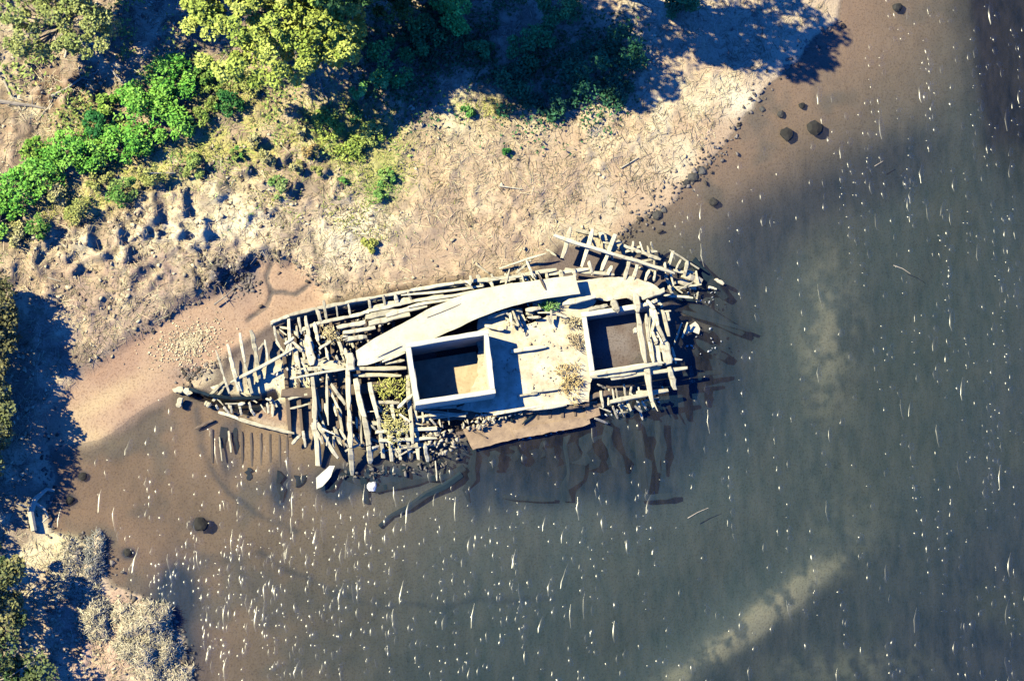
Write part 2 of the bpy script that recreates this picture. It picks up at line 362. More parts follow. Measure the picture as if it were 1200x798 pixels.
wv = [(-e, -e, 0), (e, -e, 0), (e, e, 0), (-e, e, 0), (-e, -e, -9), (e, -e, -9), (e, e, -9), (-e, e, -9)]
wf = [(0, 1, 2, 3), (7, 6, 5, 4), (0, 4, 5, 1), (1, 5, 6, 2), (2, 6, 7, 3), (3, 7, 4, 0)]
tag(link('water', mesh_np('water', wv, wf), M_water), kind='structure')

# wavelets with facets shaped to throw sun glints at the camera
mg = bpy.data.materials.new('wavelet_water'); mg.use_nodes = True; tg = mg.node_tree
for n in list(tg.nodes): tg.nodes.remove(n)
_o = tg.nodes.new('ShaderNodeOutputMaterial'); _m = tg.nodes.new('ShaderNodeMixShader'); _m.inputs[0].default_value = .035
_t = tg.nodes.new('ShaderNodeBsdfTransparent'); _g = tg.nodes.new('ShaderNodeBsdfGlossy'); _g.inputs['Roughness'].default_value = .27
tg.links.new(_t.outputs[0], _m.inputs[1]); tg.links.new(_g.outputs[0], _m.inputs[2]); tg.links.new(_m.outputs[0], _o.inputs[0])
gv = []; gf = []
def wavelet(x, y, L, wd, slope, ang):
    n = 4; b = len(gv); c, s = math.cos(ang), math.sin(ang)
    for i in range(n + 1):
        t = i / n; k = math.sin(math.pi * min(max(t, .04), .96)) ** .6
        yy = (t - .5) * L; wob = (R.random() - .5) * wd * .5
        hw = wd * k
        for (u, z) in ((-hw, .004), (hw * .2, .004 + hw * 1.2 * slope), (hw, .004)):
            X = u + wob; gv.append((x + X * c - yy * s, y + X * s + yy * c, z))
    for i in range(n):
        a = b + i * 3
        gf.append((a, a + 1, a + 4, a + 3)); gf.append((a + 1, a + 2, a + 5, a + 4))
def gdens(px, py):
    return (.22 + 1.7 * math.exp(-((px - 300) / 190) ** 2 - ((py - 680) / 85) ** 2) + .5 * math.exp(-((px - 480) / 160) ** 2 - ((py - 610) / 50) ** 2) + .5 * math.exp(-((px - 1060) / 50) ** 2 - ((py - 120) / 150) ** 2)
            + .3 * math.exp(-((px - 1150) / 60) ** 2))
cnt = 0
chains = []
for k in range(8000):
    qx = R.uniform(60, 1230); qy = R.uniform(-20, 820)
    if R.random() > gdens(qx, qy) / 1.9: continue
    p = P(qx, qy, 0)
    if sdf(np.array([qx]), np.array([qy]), LAND)[0] > -14 or sdf(np.array([qx]), np.array([qy]), [(a, b) for a, b in HULL])[0] > -8: continue
    if qx < 130 and qy > 600 or (qx < 240 and qy > 690): continue
    m_ = 1 if R.random() < .72 else R.randint(2, 6)
    yy = p.y; xx = p.x
    for j in range(m_):
        big_ = R.random() < .10
        L = R.uniform(.18, .6) * (1 if not big_ else 2.6)
        wavelet(xx, yy, L, R.uniform(.09, .19), math.tan(math.radians(max(8, R.gauss(23.5 + .17 * xx, 3.5)))), R.gauss(-.03, .13))  # slope rises eastward so glints reach the camera across the view
        yy -= L + R.uniform(.15, .6); xx += R.gauss(.05, .1)
tag(link('glint_ripples', mesh_np('glint_ripples', gv, gf), mg), 'small steep ripples shaped to throw sun glints at the camera all over the brown water', 'ripples', kind='stuff')

# ------------------------------------------------------------------ timber builder
def timber_mesh(L, wd, th, seg=5, jit=.12, taper=(1, 1), bend=0.0, rng=R):
    jit = jit * 1.7; bend = bend + rng.uniform(-.012, .012) * L; v = []; f = []
    sec = ((-.5, -.35), (-.5, .35), (-.36, .5), (.36, .5), (.5, .35), (.5, -.35), (.36, -.5), (-.36, -.5))
    k = len(sec)
    for i in range(seg + 1):
        t = i / seg; s = taper[0] * (1 - t) + taper[1] * t
        if i in (0, seg): s *= rng.uniform(.45, .95)
        oy = bend * math.sin(math.pi * t) + (rng.random() - .5) * wd * jit; oz = (rng.random() - .5) * th * jit
        sw = s * (1 + (rng.random() - .5) * jit * 1.6); sh = s * (1 + (rng.random() - .5) * jit)
        ex = 0 if 0 < i < seg else (rng.random() - .5) * wd * .5
        for (a, b) in sec: v.append((t * L + ex * (a + b), oy + a * wd * sw, oz + b * th * sh))
    for i in range(seg):
        for j in range(k):
            a = i * k + j; b = i * k + (j + 1) % k
            f.append((a, b, b + k, a + k))
    me = bpy.data.meshes.new('timber')
    me.from_pydata(v, [], f + [tuple(range(k))[::-1], tuple(range(seg * k, seg * k + k))]); me.update()
    return me
def between(name, a, b, wd, th, m, parent=None, seg=5, jit=.12, taper=(1, 1), bend=0.0):
    d = b - a; L = d.length
    me = timber_mesh(L, wd, th, seg, jit, taper, bend); me.name = name
    o = link(name, me, m, parent)
    X = d.normalized(); Y = Vector((0, 0, 1)).cross(X)
    if Y.length < .05: Y = Vector((0, 1, 0))
    Y.normalize(); Z = X.cross(Y)
    base = Matrix(((X.x, Y.x, Z.x, a.x), (X.y, Y.y, Z.y, a.y), (X.z, Y.z, Z.z, a.z), (0, 0, 0, 1)))
    if parent: base = Matrix.Translation(-parent.location) @ base
    o.matrix_local = base
    return o

wreck = empty('shipwreck', P(530, 430, 0.0))
tag(wreck, 'bleached hulk of a wooden ship with exposed ribs and two square hatches', 'shipwreck')

def T(name, x1, y1, x2, y2, wpx, z1=1.1, z2=None, th=None, m=None, **k):
    if z2 is None: z2 = z1
    wpx = wpx * R.uniform(.78, .95) if m is None else wpx
    return between(name, P(x1, y1, z1), P(x2, y2, z2), wpx * M, (th if th else min(.3, wpx * M * .9)), m or M_wood, wreck, **k)
def chain(name, pts, wpx, z=1.1, th=None, m=None, **k):
    for (a, b) in zip(pts[:-1], pts[1:]):
        za = a[2] if len(a) > 2 else z; zb = b[2] if len(b) > 2 else z
        T(name, a[0], a[1], b[0], b[1], wpx, za, zb, th, m, **k)

# --- north side: outer rail, hull strakes below it, inner rail
north = [(317, 378), (337, 370), (372, 361), (404, 355), (440, 348), (482, 340), (530, 332), (570, 327), (612, 322), (650, 316)]
for (a, b) in zip(north[:-1], north[1:]):
    T('rail_plank', a[0], a[1], b[0] + 2, b[1], 4.6, 1.35, 1.35, .14)
    for q, z in enumerate((1.02, .66, .30)):
        pa, pb = P(a[0], a[1] + 1, 1.35), P(b[0] + 2, b[1] + 1, 1.35)
        pa.z = pb.z = z; pa.y += .02 * q; pb.y += .02 * q
        between('hull_plank', pa, pb, .09, .33, M_wood, wreck, 4)
chain('rail_plank', [(352, 387), (375, 378), (410, 371), (432, 365), (470, 356), (520, 346)], 5, 1.25, .14)
chain('rail_plank', [(430, 364), (462, 355), (482, 350)], 7, 1.15, .14)
T('plank', 470, 346, 566, 335, 3.5, 1.42, th=.08); T('plank', 486, 353, 600, 333, 4, 1.46, 1.6, th=.08); T('plank', 478, 360, 530, 350, 4, 1.4, th=.08)
for (a, b, c, d, w_) in ((321, 382, 324, 398, 3.5), (338, 374, 340, 416, 4.5), (350, 372, 353, 392, 3.5), (358, 370, 362, 395, 4.5), (371, 362, 378, 382, 5), (379, 352, 383, 376, 4),
                         (394, 358, 396, 375, 2.5), (408, 356, 411, 371, 3), (432, 350, 435, 366, 3.5), (449, 346, 452, 360, 3), (463, 345, 466, 356, 5), (478, 342, 482, 352, 3)):
    T('rib', a, b, c, d, w_, 1.45, 1.15)
# bow, north ribs
for (p, w_) in (([(253, 410), (262, 440), (269, 461)], 4), ([(267, 403), (273, 432), (284, 458)], 6), ([(281, 390), (287, 425), (296, 461)], 5),
                ([(294, 387), (300, 412), (304, 444)], 6.5), ([(310, 398), (314, 424)], 4), ([(273, 436), (280, 458)], 3.5), ([(303, 410), (309, 402)], 3)):
    n_ = len(p)
    for i in range(n_ - 1):
        T('rib', p[i][0], p[i][1], p[i + 1][0], p[i + 1][1], w_, 1.35 - .35 * i, 1.35 - .35 * (i + 1), taper=(.7 if i == 0 else 1, 1))
T('stringer', 270, 448, 345, 408, 4, 1.0, 1.25)
T('stringer', 250, 470, 262, 455, 5, .3); T('plank', 248, 455, 266, 452, 5, .3); T('plank', 247, 462, 263, 447, 4, .45)
# stem and bow
chain('stem_timber', [(204, 458, .2), (216, 456, .45), (224, 462, .5)], 7, m=M_wood)
chain('stem_timber', [(212, 466, .35), (209, 477, .25)], 8)
chain('stem_timber', [(222, 456, .8), (245, 463, .75), (272, 467, .65), (305, 466, .5)], 4, m=M_wood_reflect)
T('stem_timber', 240, 472, 247, 476, 8, .3)
for (a, b, c, d) in ((292, 471, 294, 480), (294, 480, 299, 487), (313, 472, 315, 484), (281, 476, 283, 486), (270, 474, 272, 484), (262, 476, 268, 484), (253, 474, 256, 480)):
    T('rib', a, b, c, d, 3.2, .6, .35)
chain('hull_plank', [(256, 483), (280, 491), (312, 500), (345, 508)], 5, .35, .1)
T('plank', 340, 479, 363, 473, 2.6, .5); T('plank', 338, 468, 370, 460, 4, .55); T('plank', 228, 503, 250, 492, 3, .1, m=M_woodbr)
for x_ in (248, 283, 294, 305, 316, 327, 336):
    T('plank_and_reflection', x_, 502 + (x_ - 240) * .08, x_ + 1, 544 + R.uniform(-4, 6), 2.6, -.02, -.18, .06, M_woodbr)
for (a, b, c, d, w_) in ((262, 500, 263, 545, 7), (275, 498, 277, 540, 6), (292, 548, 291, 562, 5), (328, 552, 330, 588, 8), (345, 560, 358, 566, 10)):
    T('plank_and_reflection', a, b, c, d, w_, -.12, -.3, .2, M_wood_reflect, jit=.4)  # dark streaks standing in for reflections of the bow ribs
T('rib', 257, 512, 260, 540, 2, .1); T('rib', 268, 505, 271, 530, 3, .1); T('rib', 355, 505, 358, 524, 4, .7, .3); T('rib', 342, 520, 352, 510, 5, .5)
# --- fore deck tangle
T('deck_beam', 360, 392, 366, 428, 11, 1.15, th=.2); T('deck_beam', 374, 409, 388, 400, 4, 1.2); T('deck_beam', 368, 378, 373, 400, 5, 1.3)
T('deck_beam', 397, 400, 403, 416, 5, 1.2); T('deck_beam', 404, 408, 409, 432, 5, 1.3); T('post', 410, 414, 412, 434, 9, 1.5, 1.6, m=M_drift)
T('deck_beam', 345, 402, 350, 432, 6, 1.0); T('deck_beam', 352, 398, 357, 422, 4, 1.0); T('plank', 340, 444, 408, 432, 3, 1.35, 1.45)
chain('deck_plank', [(345, 422), (368, 426), (404, 428)], 9, .95, .12); T('deck_plank', 352, 434, 404, 430, 6, 1.0)
T('deck_plank', 380, 384, 398, 392, 6, 1.0); T('deck_plank', 395, 384, 428, 378, 6, 1.2); T('deck_plank', 402, 390, 440, 384, 6, 1.2); T('deck_plank', 405, 398, 430, 394, 7, 1.2)
T('deck_plank', 428, 372, 470, 364, 8, 1.1); T('deck_plank', 432, 380, 480, 368, 7, 1.12); T('deck_plank', 452, 370, 500, 358, 6, 1.2)
chain('deck_beam', [(366, 438, 1.2), (369, 490, 1.1), (373, 545, .2)], 6.5)
chain('deck_beam', [(370, 470, 1.0), (376, 544, .15)], 4)
T('deck_beam', 383, 438, 385, 498, 3.6, 1.35, 1.2); T('deck_beam', 371, 496, 396, 537, 5, 1.0, .5)
T('deck_beam', 388, 450, 405, 474, 4.5, 1.3, 1.1); T('deck_beam', 386, 455, 396, 478, 3, 1.1); T('plank', 368, 450, 376, 482, 4, .9)
chain('deck_beam', [(407, 426, 1.45), (409, 480, 1.3), (411, 525, 1.0), (413, 556, .0)], 7)
chain('deck_beam', [(416, 444, 1.3), (427, 488, 1.2), (432, 522, .9), (434, 542, .1)], 7.5)
chain('deck_beam', [(433, 448, 1.25), (443, 490, 1.2), (450, 536, .2)], 5.5)
T('plank', 420, 452, 424, 520, 3, 1.0, .7); T('plank', 398, 476, 402, 515, 5, .8, .4); T('plank', 392, 500, 399, 520, 6, .7, .5)
T('deck_beam', 466, 478, 484, 462, 5, 1.5); T('deck_beam', 414, 432, 476, 431, 6, 1.3); T('deck_beam', 414, 440, 470, 440, 5, 1.0)
T('deck_beam', 436, 471, 468, 472, 5, 1.05); T('deck_beam', 459, 470, 462, 492, 6, 1.0); T('deck_beam', 478, 440, 484, 520, 6, 1.1); T('deck_beam', 487, 480, 490, 538, 6, 1.0, .2)
for (x_, ya, yb) in ((446, 502, 536), (456, 505, 540), (466, 498, 538), (477, 508, 536), (498, 520, 540)): T('rib', x_, ya, x_ + 3, yb, 5, .95, .15)
T('deck_plank', 440, 506, 512, 502, 5, .9); T('deck_plank', 444, 516, 512, 513, 5, .8); T('deck_plank', 470, 524, 514, 520, 5, .5); T('deck_plank', 436, 496, 478, 497, 6, .9)
T('rib', 510, 540, 512, 563, 2, .3, .0)
# --- timbers south of the big hatch
T('plank', 490, 481, 546, 487, 5, 1.05, .95); T('plank', 492, 491, 548, 484, 4, .9); T('plank', 488, 489, 520, 485, 4, 1.15); T('plank', 500, 478, 535, 476, 5, 1.0)
T('plank', 535, 478, 580, 473, 6, .85); T('plank', 492, 498, 520, 495, 3, .7, m=M_woodbr); T('plank', 590, 482, 622, 474, 5, .8); T('plank', 560, 488, 600, 480, 4, .6)
T('plank', 578, 486, 640, 474, 4, .95); T('plank', 622, 480, 664, 474, 5, .9)
# --- aft rails (north east)
T('rail_plank', 649, 276, 720, 298, 5, 1.6, 1.6, .2); T('rail_plank', 718, 297.5, 791, 320, 4.6, 1.6, 1.5, .2)
for (a, b, c, d, w_) in ((669, 266, 659, 303, 6), (695, 268, 682, 313, 6), (721, 275, 705, 318, 6), (738, 302, 732, 328, 5), (747, 310, 742, 327, 4.5), (761, 316, 756, 329, 4.5), (768, 318, 766, 330, 3), (690, 306, 694, 322, 4)):
    T('rib', a, b, c, d, w_, 1.35, 1.0, .3)
chain('rail_plank', [(731, 288), (752, 296), (774, 304)], 4.5, 1.1, .15); T('rib', 742, 283, 741, 296, 3, 1.1); T('rib', 763, 284, 766, 298, 3, 1.0, .4)
T('plank', 704, 272, 712, 292, 8, .45); T('plank', 675, 270, 700, 275, 5, .4); T('plank', 724, 282, 733, 298, 8, .4)
T('rib', 789, 294, 784, 311, 4.5, .9, .5); T('rib', 806, 306, 802, 322, 5, .9, .5); T('rail_plank', 785, 293, 819, 315, 2.6, .95, .7)
T('plank', 792, 316, 798, 304, 3, .8); T('plank', 796, 330, 815, 338, 6, .4, .2, m=M_drift); T('plank', 800, 322, 822, 330, 8, .35, .2, m=M_drift)
T('plank', 778, 346, 812, 349, 3.5, .6); T('plank', 783, 335, 789, 346, 3, .7); T('plank', 818, 342, 816, 354, 2.5, .3); T('plank', 830, 336, 840, 339, 2.5, .12)
T('plank', 838, 327, 848, 333, 4, .12, m=M_drift); T('plank', 776, 360, 770, 352, 5, .8)
T('plank_and_reflection', 790, 340, 870, 392, 12, -.15, -.4, .2, M_wood_reflect); T('plank_and_reflection', 800, 365, 878, 388, 6, -.1, -.3, .2, M_wood_reflect); T('plank_and_reflection', 812, 306, 850, 350, 12, -.05, -.3, .3, M_wood_reflect)
T('plank_and_reflection', 800, 440, 845, 436, 6, -.1, -.3, .2, M_wood_reflect); T('plank_and_reflection', 815, 400, 850, 420, 10, -.2, -.5, .2, M_wood_reflect)
# --- block stubs and planks north of the deck plate
for x_ in (560, 576, 592, 609, 626, 640, 657, 672): T('rib', x_, 318 - (x_ - 560) * .06 + 4, x_ + 2, 334 - (x_ - 560) * .08, R.uniform(3, 6), 1.35, 1.2)
T('plank', 560, 330, 612, 324, 3.5, 1.5); T('plank', 585, 315, 640, 297, 2.6, .75, 1.0); T('plank', 605, 320, 622, 305, 3, 1.35); T('plank', 617, 305, 625, 326, 3.5, 1.55)
T('plank', 631, 322, 640, 340, 2.4, 1.95, 1.85, m=M_woodbr); T('deck_plank', 640, 322, 690, 315, 5, 1.2); T('plank', 652, 300, 640, 292, 3, .6)
T('plank', 662, 316, 720, 322, 5, 1.05); T('plank', 696, 322, 716, 318, 6, .9); T('rib', 717, 312, 712, 322, 5, 1.1)
# --- deck plates and decks (polygons with thickness and ragged, slightly warped surface)
def slab(name, poly, z, th, m, parent=wreck, warp=.03, zfun=None, rag=1.0, sub=5.0):
    pts = []
    n = len(poly)
    for i in range(n):
        a, b = poly[i], poly[(i + 1) % n]; k = max(1, int(math.hypot(b[0] - a[0], b[1] - a[1]) / sub))
        for j in range(k):
            t = j / k; pts.append((a[0] + (b[0] - a[0]) * t + R.uniform(-rag, rag) * .5, a[1] + (b[1] - a[1]) * t + R.uniform(-rag, rag) * .5))
    import bmesh
    bm = bmesh.new(); top = []
    for (x_, y_) in pts:
        zz = z if zfun is None else zfun(x_, y_)
        p = P(x_, y_, zz) - parent.location; top.append(bm.verts.new(p))
    f = bm.faces.new(top)
    if f.normal.z == 0: f.normal_update()
    f.normal_update()
    if f.normal.z < 0: f.normal_flip()
    ex = bmesh.ops.extrude_face_region(bm, geom=[f])
    for v_ in [g for g in ex['geom'] if isinstance(g, bmesh.types.BMVert)]: v_.co.z += 0
    for v_ in top: v_.co.z -= th
    bmesh.ops.recalc_face_normals(bm, faces=bm.faces)
    bmesh.ops.triangulate(bm, faces=[g for g in bm.faces if len(g.verts) > 4])
    me = bpy.data.meshes.new(name); bm.to_mesh(me); bm.free()
    return link(name, me, m, parent)
def zplate(x_, y_): return 1.75 + .0009 * (x_ - 540) * 1.0 - .25 * max(0, (440 - x_) / 40)
slab('deck_plate', [(417, 411), (438, 397), (470, 380), (500, 363), (530, 350), (560, 340), (600, 332), (640, 327), (674, 322), (680, 344), (645, 349), (618, 354), (592, 361), (562, 372), (532, 386),
                    (500, 400), (476, 411), (450, 421), (430, 428), (419, 428)], 1.75, .12, M_plate, zfun=zplate, rag=.8, sub=8)
for (a, b, c, d) in ((470, 405, 440, 418), (500, 372, 540, 356)): T('plate_seam', a, b, c, d, 1.2, 1.77, 1.77, .05, M_drift)
T('plank', 448, 424, 475, 413, 3, 1.7, m=M_wood); T('plank', 452, 426, 474, 422, 4, 1.5)
slab('main_deck', [(560, 368), (600, 362), (611, 362), (617, 380), (640, 372), (652, 352), (690, 350), (700, 352), (688, 366), (690, 400), (694, 440), (690, 470), (664, 474), (622, 480), (578, 484), (540, 480), (560, 440), (560, 400)],
     .98, .16, M_sandy, sub=5, rag=2)
slab('main_deck', [(592, 336), (640, 334), (700, 326), (740, 324), (764, 332), (774, 340), (744, 348), (712, 353), (690, 347), (640, 356), (600, 352)], 1.08, .16, M_sandy, rag=1.6)
slab('side_deck', [(486, 476), (545, 470), (590, 474), (640, 472), (640, 482), (590, 488), (545, 492), (500, 492)], .62, .1, M_woodbr, rag=2)
slab('rusty_plate', [(543, 503), (585, 490), (640, 477), (684, 479), (690, 495), (640, 506), (600, 515), (554, 527)], .30, .08, M_rust, rag=1)
slab('rusty_plate', [(684, 470), (700, 470), (704, 486), (688, 492)], .4, .08, M_rust)
T('plank', 612, 497, 626, 485, 2.2, .42, m=M_wood_reflect); T('plank', 556, 505, 570, 513, 1.6, .4, m=M_woodbr); T('plank', 596, 489, 601, 494, 3, .42, m=M_wood_reflect)
slab('rusty_plate', [(600, 503), (690, 488), (692, 497), (640, 508), (604, 514)], .37, .05, M_rust, rag=2)
T('plank', 690, 466, 714, 460, 6, .6, m=M_woodbr); T('plank', 692, 476, 712, 474, 4, .4, m=M_woodbr); T('plank', 664, 478, 690, 474, 5, .7, m=M_woodbr)
for (a, b, c, d, w_, z_) in ((571, 373, 594, 366, 5, 1.35), (598, 366, 600, 384, 4, 1.3), (616, 364, 634, 361, 6, 1.3), (618, 372, 634, 372, 4, 1.3), (660, 356, 698, 348, 7, 1.45), (652, 368, 664, 372, 4, 1.3),
                             (568, 382, 590, 386, 5, 1.3), (690, 363, 712, 358, 5, 1.3), (598, 412, 640, 406, 5, 1.12), (622, 459, 654, 456, 4, 1.12), (606, 464, 630, 461, 3, 1.12)):
    T('deck_beam', a, b, c, d, w_, z_)
# --- hatches: empties with four walls each
def walls(parent_name, corners, zt, zb, thick, lean=0.0, lab=None):
    """corners = outer top corners in px"""
    cs = [P(a, b, zt) for a, b in corners]
    base = sum(cs, Vector()) / 4; base.z = zb
    e_ = empty(parent_name, base - wreck.location); e_.parent = wreck
    if lab: e_['label'] = lab
    cen = sum(cs, Vector()) / 4
    for i in range(4):
        a, b = cs[i], cs[(i + 1) % 4]
        d = (b - a).normalized(); nrm = Vector((-d.y, d.x, 0))
        if nrm.dot(cen - a) < 0: nrm = -nrm
        a2 = a + (d * thick if i % 2 else Vector()); b2 = b - (d * thick if i % 2 else Vector())
        n = 8; v = []; f = []
        for j in range(n + 1):
            p = a2.lerp(b2, j / n)
            for (u, z, jt) in ((0, zb, 0), (0, zt - .03, .012), (.03, zt, .012), (thick - .03, zt, .012), (thick, zt - .03, .012), (thick, zb, 0)):
                q = p + nrm * (u + R.uniform(-jt, jt)); v.append((q.x - base.x, q.y - base.y, z - base.z + R.uniform(-jt, jt)))
        k = 6
        for j in range(n):
            for s in range(k):
                f.append((j * k + s, j * k + (s + 1) % k, (j + 1) * k + (s + 1) % k, (j + 1) * k + s))
        me = bpy.data.meshes.new('coaming_wall'); me.from_pydata(v, [], f + [tuple(range(k)), tuple(range(n * k, n * k + k))[::-1]]); me.update()
        link('coaming_wall', me, M_conc, e_)
    return e_
h1 = walls('hatch_coaming', [(475, 402), (572, 386), (581, 461), (487, 475)], 2.7, .0, .28, lab='tall square hatch coaming with deep shaded inside')
slab('hatch_floor', [(484, 424), (558, 412), (568, 478), (494, 492)], .2, .1, M_floor, rag=0)
h2 = walls('hatch_coaming', [(681, 366), (766, 353), (776, 428), (692, 441)], 1.35, .0, .3, lab='low hatch coaming open to the mud, crossed by loose beams')
# beams over the second hatch
T('deck_beam', 747, 367, 757, 425, 7, 1.62, 1.62, .25); T('deck_beam', 757, 424, 764, 471, 7, 1.62, 1.5, .25)
T('deck_beam', 757, 368, 760, 400, 5, 1.6); T('deck_beam', 760, 400, 766, 427, 4, 1.6, 1.5)
chain('deck_beam', [(758, 352, 1.7), (767, 362, 1.75), (771, 382, 1.75), (779, 400, 1.7)], 5); chain('deck_beam', [(768, 370, 1.55), (764, 388, 1.55), (770, 403, 1.55)], 4.5)
T('deck_beam', 776, 363, 784, 394, 5, 1.55); T('deck_beam', 782, 365, 784, 376, 4, 1.5); T('deck_beam', 778, 398, 784, 427, 13, 1.6, 1.55, .2); T('deck_beam', 784, 430, 791, 456, 7, 1.55, 1.2)
T('deck_beam', 742, 388, 750, 386, 8, 1.6)
T('deck_beam', 697, 439, 778, 425, 4.5, 1.72, th=.18); T('deck_beam', 716, 444, 805, 431, 6, 1.42, 1.35); T('deck_beam', 692, 442, 716, 441, 3.5, 1.5); T('deck_beam', 712, 440, 745, 436, 7, 1.48)
T('deck_beam', 715, 471, 783, 457, 5.5, 1.25, 1.1); T('deck_beam', 717, 352, 725, 366, 8, 1.5); T('deck_beam', 744, 344, 748, 366, 8, 1.5); T('deck_beam', 752, 350, 778, 341, 8, 1.35)
T('deck_beam', 735, 347, 744, 352, 5, 1.4); T('plank', 754, 358, 770, 352, 5, 1.5)
for (a, b, c, d) in ((722, 455, 724, 470), (731, 450, 733, 466), (740, 452, 738, 464), (700, 450, 712, 456), (718, 476, 724, 490), (726, 474, 732, 488), (748, 472, 753, 492), (752, 470, 758, 480), (697, 490, 712, 496)):
    T('rib', a, b, c, d, 2.5, .6, .15, m=M_drift)
T('rib', 790, 404, 799, 378, 2.5, .55, .75); T('rib', 799, 396, 806, 378, 2.5, .5, .7)
# --- dark strips standing in for the hull's reflection and shadow on the water
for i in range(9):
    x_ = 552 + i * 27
    T('plank_and_reflection', x_ + R.uniform(-5, 5), 524 - max(0, (x_ - 560)) * .18 + R.uniform(-4, 8), x_ + R.uniform(-9, 9), R.choice([538, 545, 556, 575, 586, 588]) + R.uniform(-6, 3), R.uniform(5, 13), -.22, -.42, .08, M_wood_reflect, jit=.5)
T('plank_and_reflection', 590, 582, 650, 586, 6, -.35, -.35, .12, M_wood_reflect); T('plank_and_reflection', 745, 583, 790, 581, 8, -.15, -.15, .12, M_wood_reflect); T('plank_and_reflection', 748, 505, 756, 582, 11, -.1, -.2, .12, M_wood_reflect)  # L-shaped pair follows the shadow of the stern beams
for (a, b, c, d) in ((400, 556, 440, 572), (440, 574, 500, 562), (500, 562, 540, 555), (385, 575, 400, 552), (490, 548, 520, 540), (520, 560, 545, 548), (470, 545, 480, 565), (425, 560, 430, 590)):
    T('plank_and_reflection', a, b, c, d, 8, -.05, -.15, .15, M_wood_reflect)
# --- lower frames added inside the hull to shade the gaps between beams
for i in range(30):
    x_ = 330 + i * 14.5
    yt = 385 - (x_ - 330) * .13; yb = 512 - max(0, x_ - 420) * .10
    if 470 < x_ < 585 or 670 < x_ < 765: continue
    T('added_floor_timber', x_, yt, x_ + 10, yb, 5, .30, .25, .3, M_woodbr)
chain('added_keelson', [(330, 462), (400, 458), (468, 452)], 12, .45, .4, M_woodbr)
# splintered ends and loose bits over the broken deck
for (cx, cy, rx, ry, an, n_, z_) in ((345, 395, 26, 14, -15, 16, 1.2), (385, 405, 30, 16, -10, 22, 1.25), (360, 440, 26, 10, -5, 12, 1.1), (420, 500, 60, 26, 0, 40, .9), (460, 520, 40, 12, 0, 22, .5), (500, 490, 26, 12, 0, 14, .9),
                                     (620, 372, 30, 12, -8, 16, 1.2), (600, 326, 60, 5, -8, 18, 1.5), (740, 300, 50, 14, 20, 20, 1.0), (800, 330, 20, 14, 0, 12, .5), (735, 470, 50, 12, -12, 20, .7), (780, 400, 14, 36, 0, 12, 1.4), (290, 470, 40, 14, 10, 12, .5)):
    for _ in range(n_):
        a = R.uniform(0, 6.28); q = math.sqrt(R.random()); u, w2 = q * rx * math.cos(a), q * ry * math.sin(a); cs, sn = math.cos(math.radians(an)), math.sin(math.radians(an))
        x_ = cx + u * cs - w2 * sn; y_ = cy + u * sn + w2 * cs; th = R.choice([-.2, 1.35, 1.35, 1.0, .4]) + R.gauss(0, .22); L = R.uniform(3, 11); z = z_ + R.uniform(-.35, .25)
        T('broken_timber', x_ - L * math.cos(th), y_ - L * math.sin(th), x_ + L * math.cos(th), y_ + L * math.sin(th), R.uniform(1.6, 4), z, z + R.uniform(-.25, .2), seg=3)

# ---- rocks
def rock_mesh(r, seed, flat=.6, c=(.1, .1, .1), var=.25, sub=2):
    import bmesh
    bm = bmesh.new(); bmesh.ops.create_icosphere(bm, subdivisions=sub, radius=1)
    rg = random.Random(seed); ph = [rg.uniform(0, 6.3) for _ in range(6)]
    for v_ in bm.verts:
        n_ = math.sin(v_.co.x * 2.6 + ph[0]) * math.sin(v_.co.y * 2.9 + ph[1]) + .6 * math.sin(v_.co.z * 5 + ph[2] + v_.co.x * 4) + .4 * math.sin(v_.co.y * 8 + ph[3])
        v_.co *= r * (1 + var * n_ * .6 + rg.uniform(-.06, .06)); v_.co.z *= flat
    me = bpy.data.meshes.new('rock'); bm.to_mesh(me); n_ = len(bm.verts); bm.free()
    a = me.color_attributes.new('Col', 'FLOAT_COLOR', 'POINT'); k = np.ones((n_, 4), np.float32)
    k[:, :3] = np.array(c) * N.uniform(.7, 1.3, (n_, 1)); a.data.foreach_set('color', k.ravel())
    return me
def multi(name, items, m, parent):       # join several meshes' data into one part
    V = []; Fc = []; Cc = []
    for (me, loc) in items:
        b = len(V); n_ = len(me.vertices); co = np.zeros(n_ * 3, np.float32); me.vertices.foreach_get('co', co); co = co.reshape(-1, 3) + np.array(loc)
        V.extend(co.tolist()); ff = [[b + q for q in p.vertices] for p in me.polygons]; Fc.extend(ff)
        cc = np.zeros(n_ * 4, np.float32); me.color_attributes['Col'].data.foreach_get('color', cc); Cc.extend(cc.reshape(-1, 4)[:, :3].tolist())
    return link(name, mesh_np(name, V, Fc, np.array(Cc)), m, parent)
prot = [rock_mesh(1, 100 + i, .7, (1, 1, 1), .62, 1) for i in range(5)]
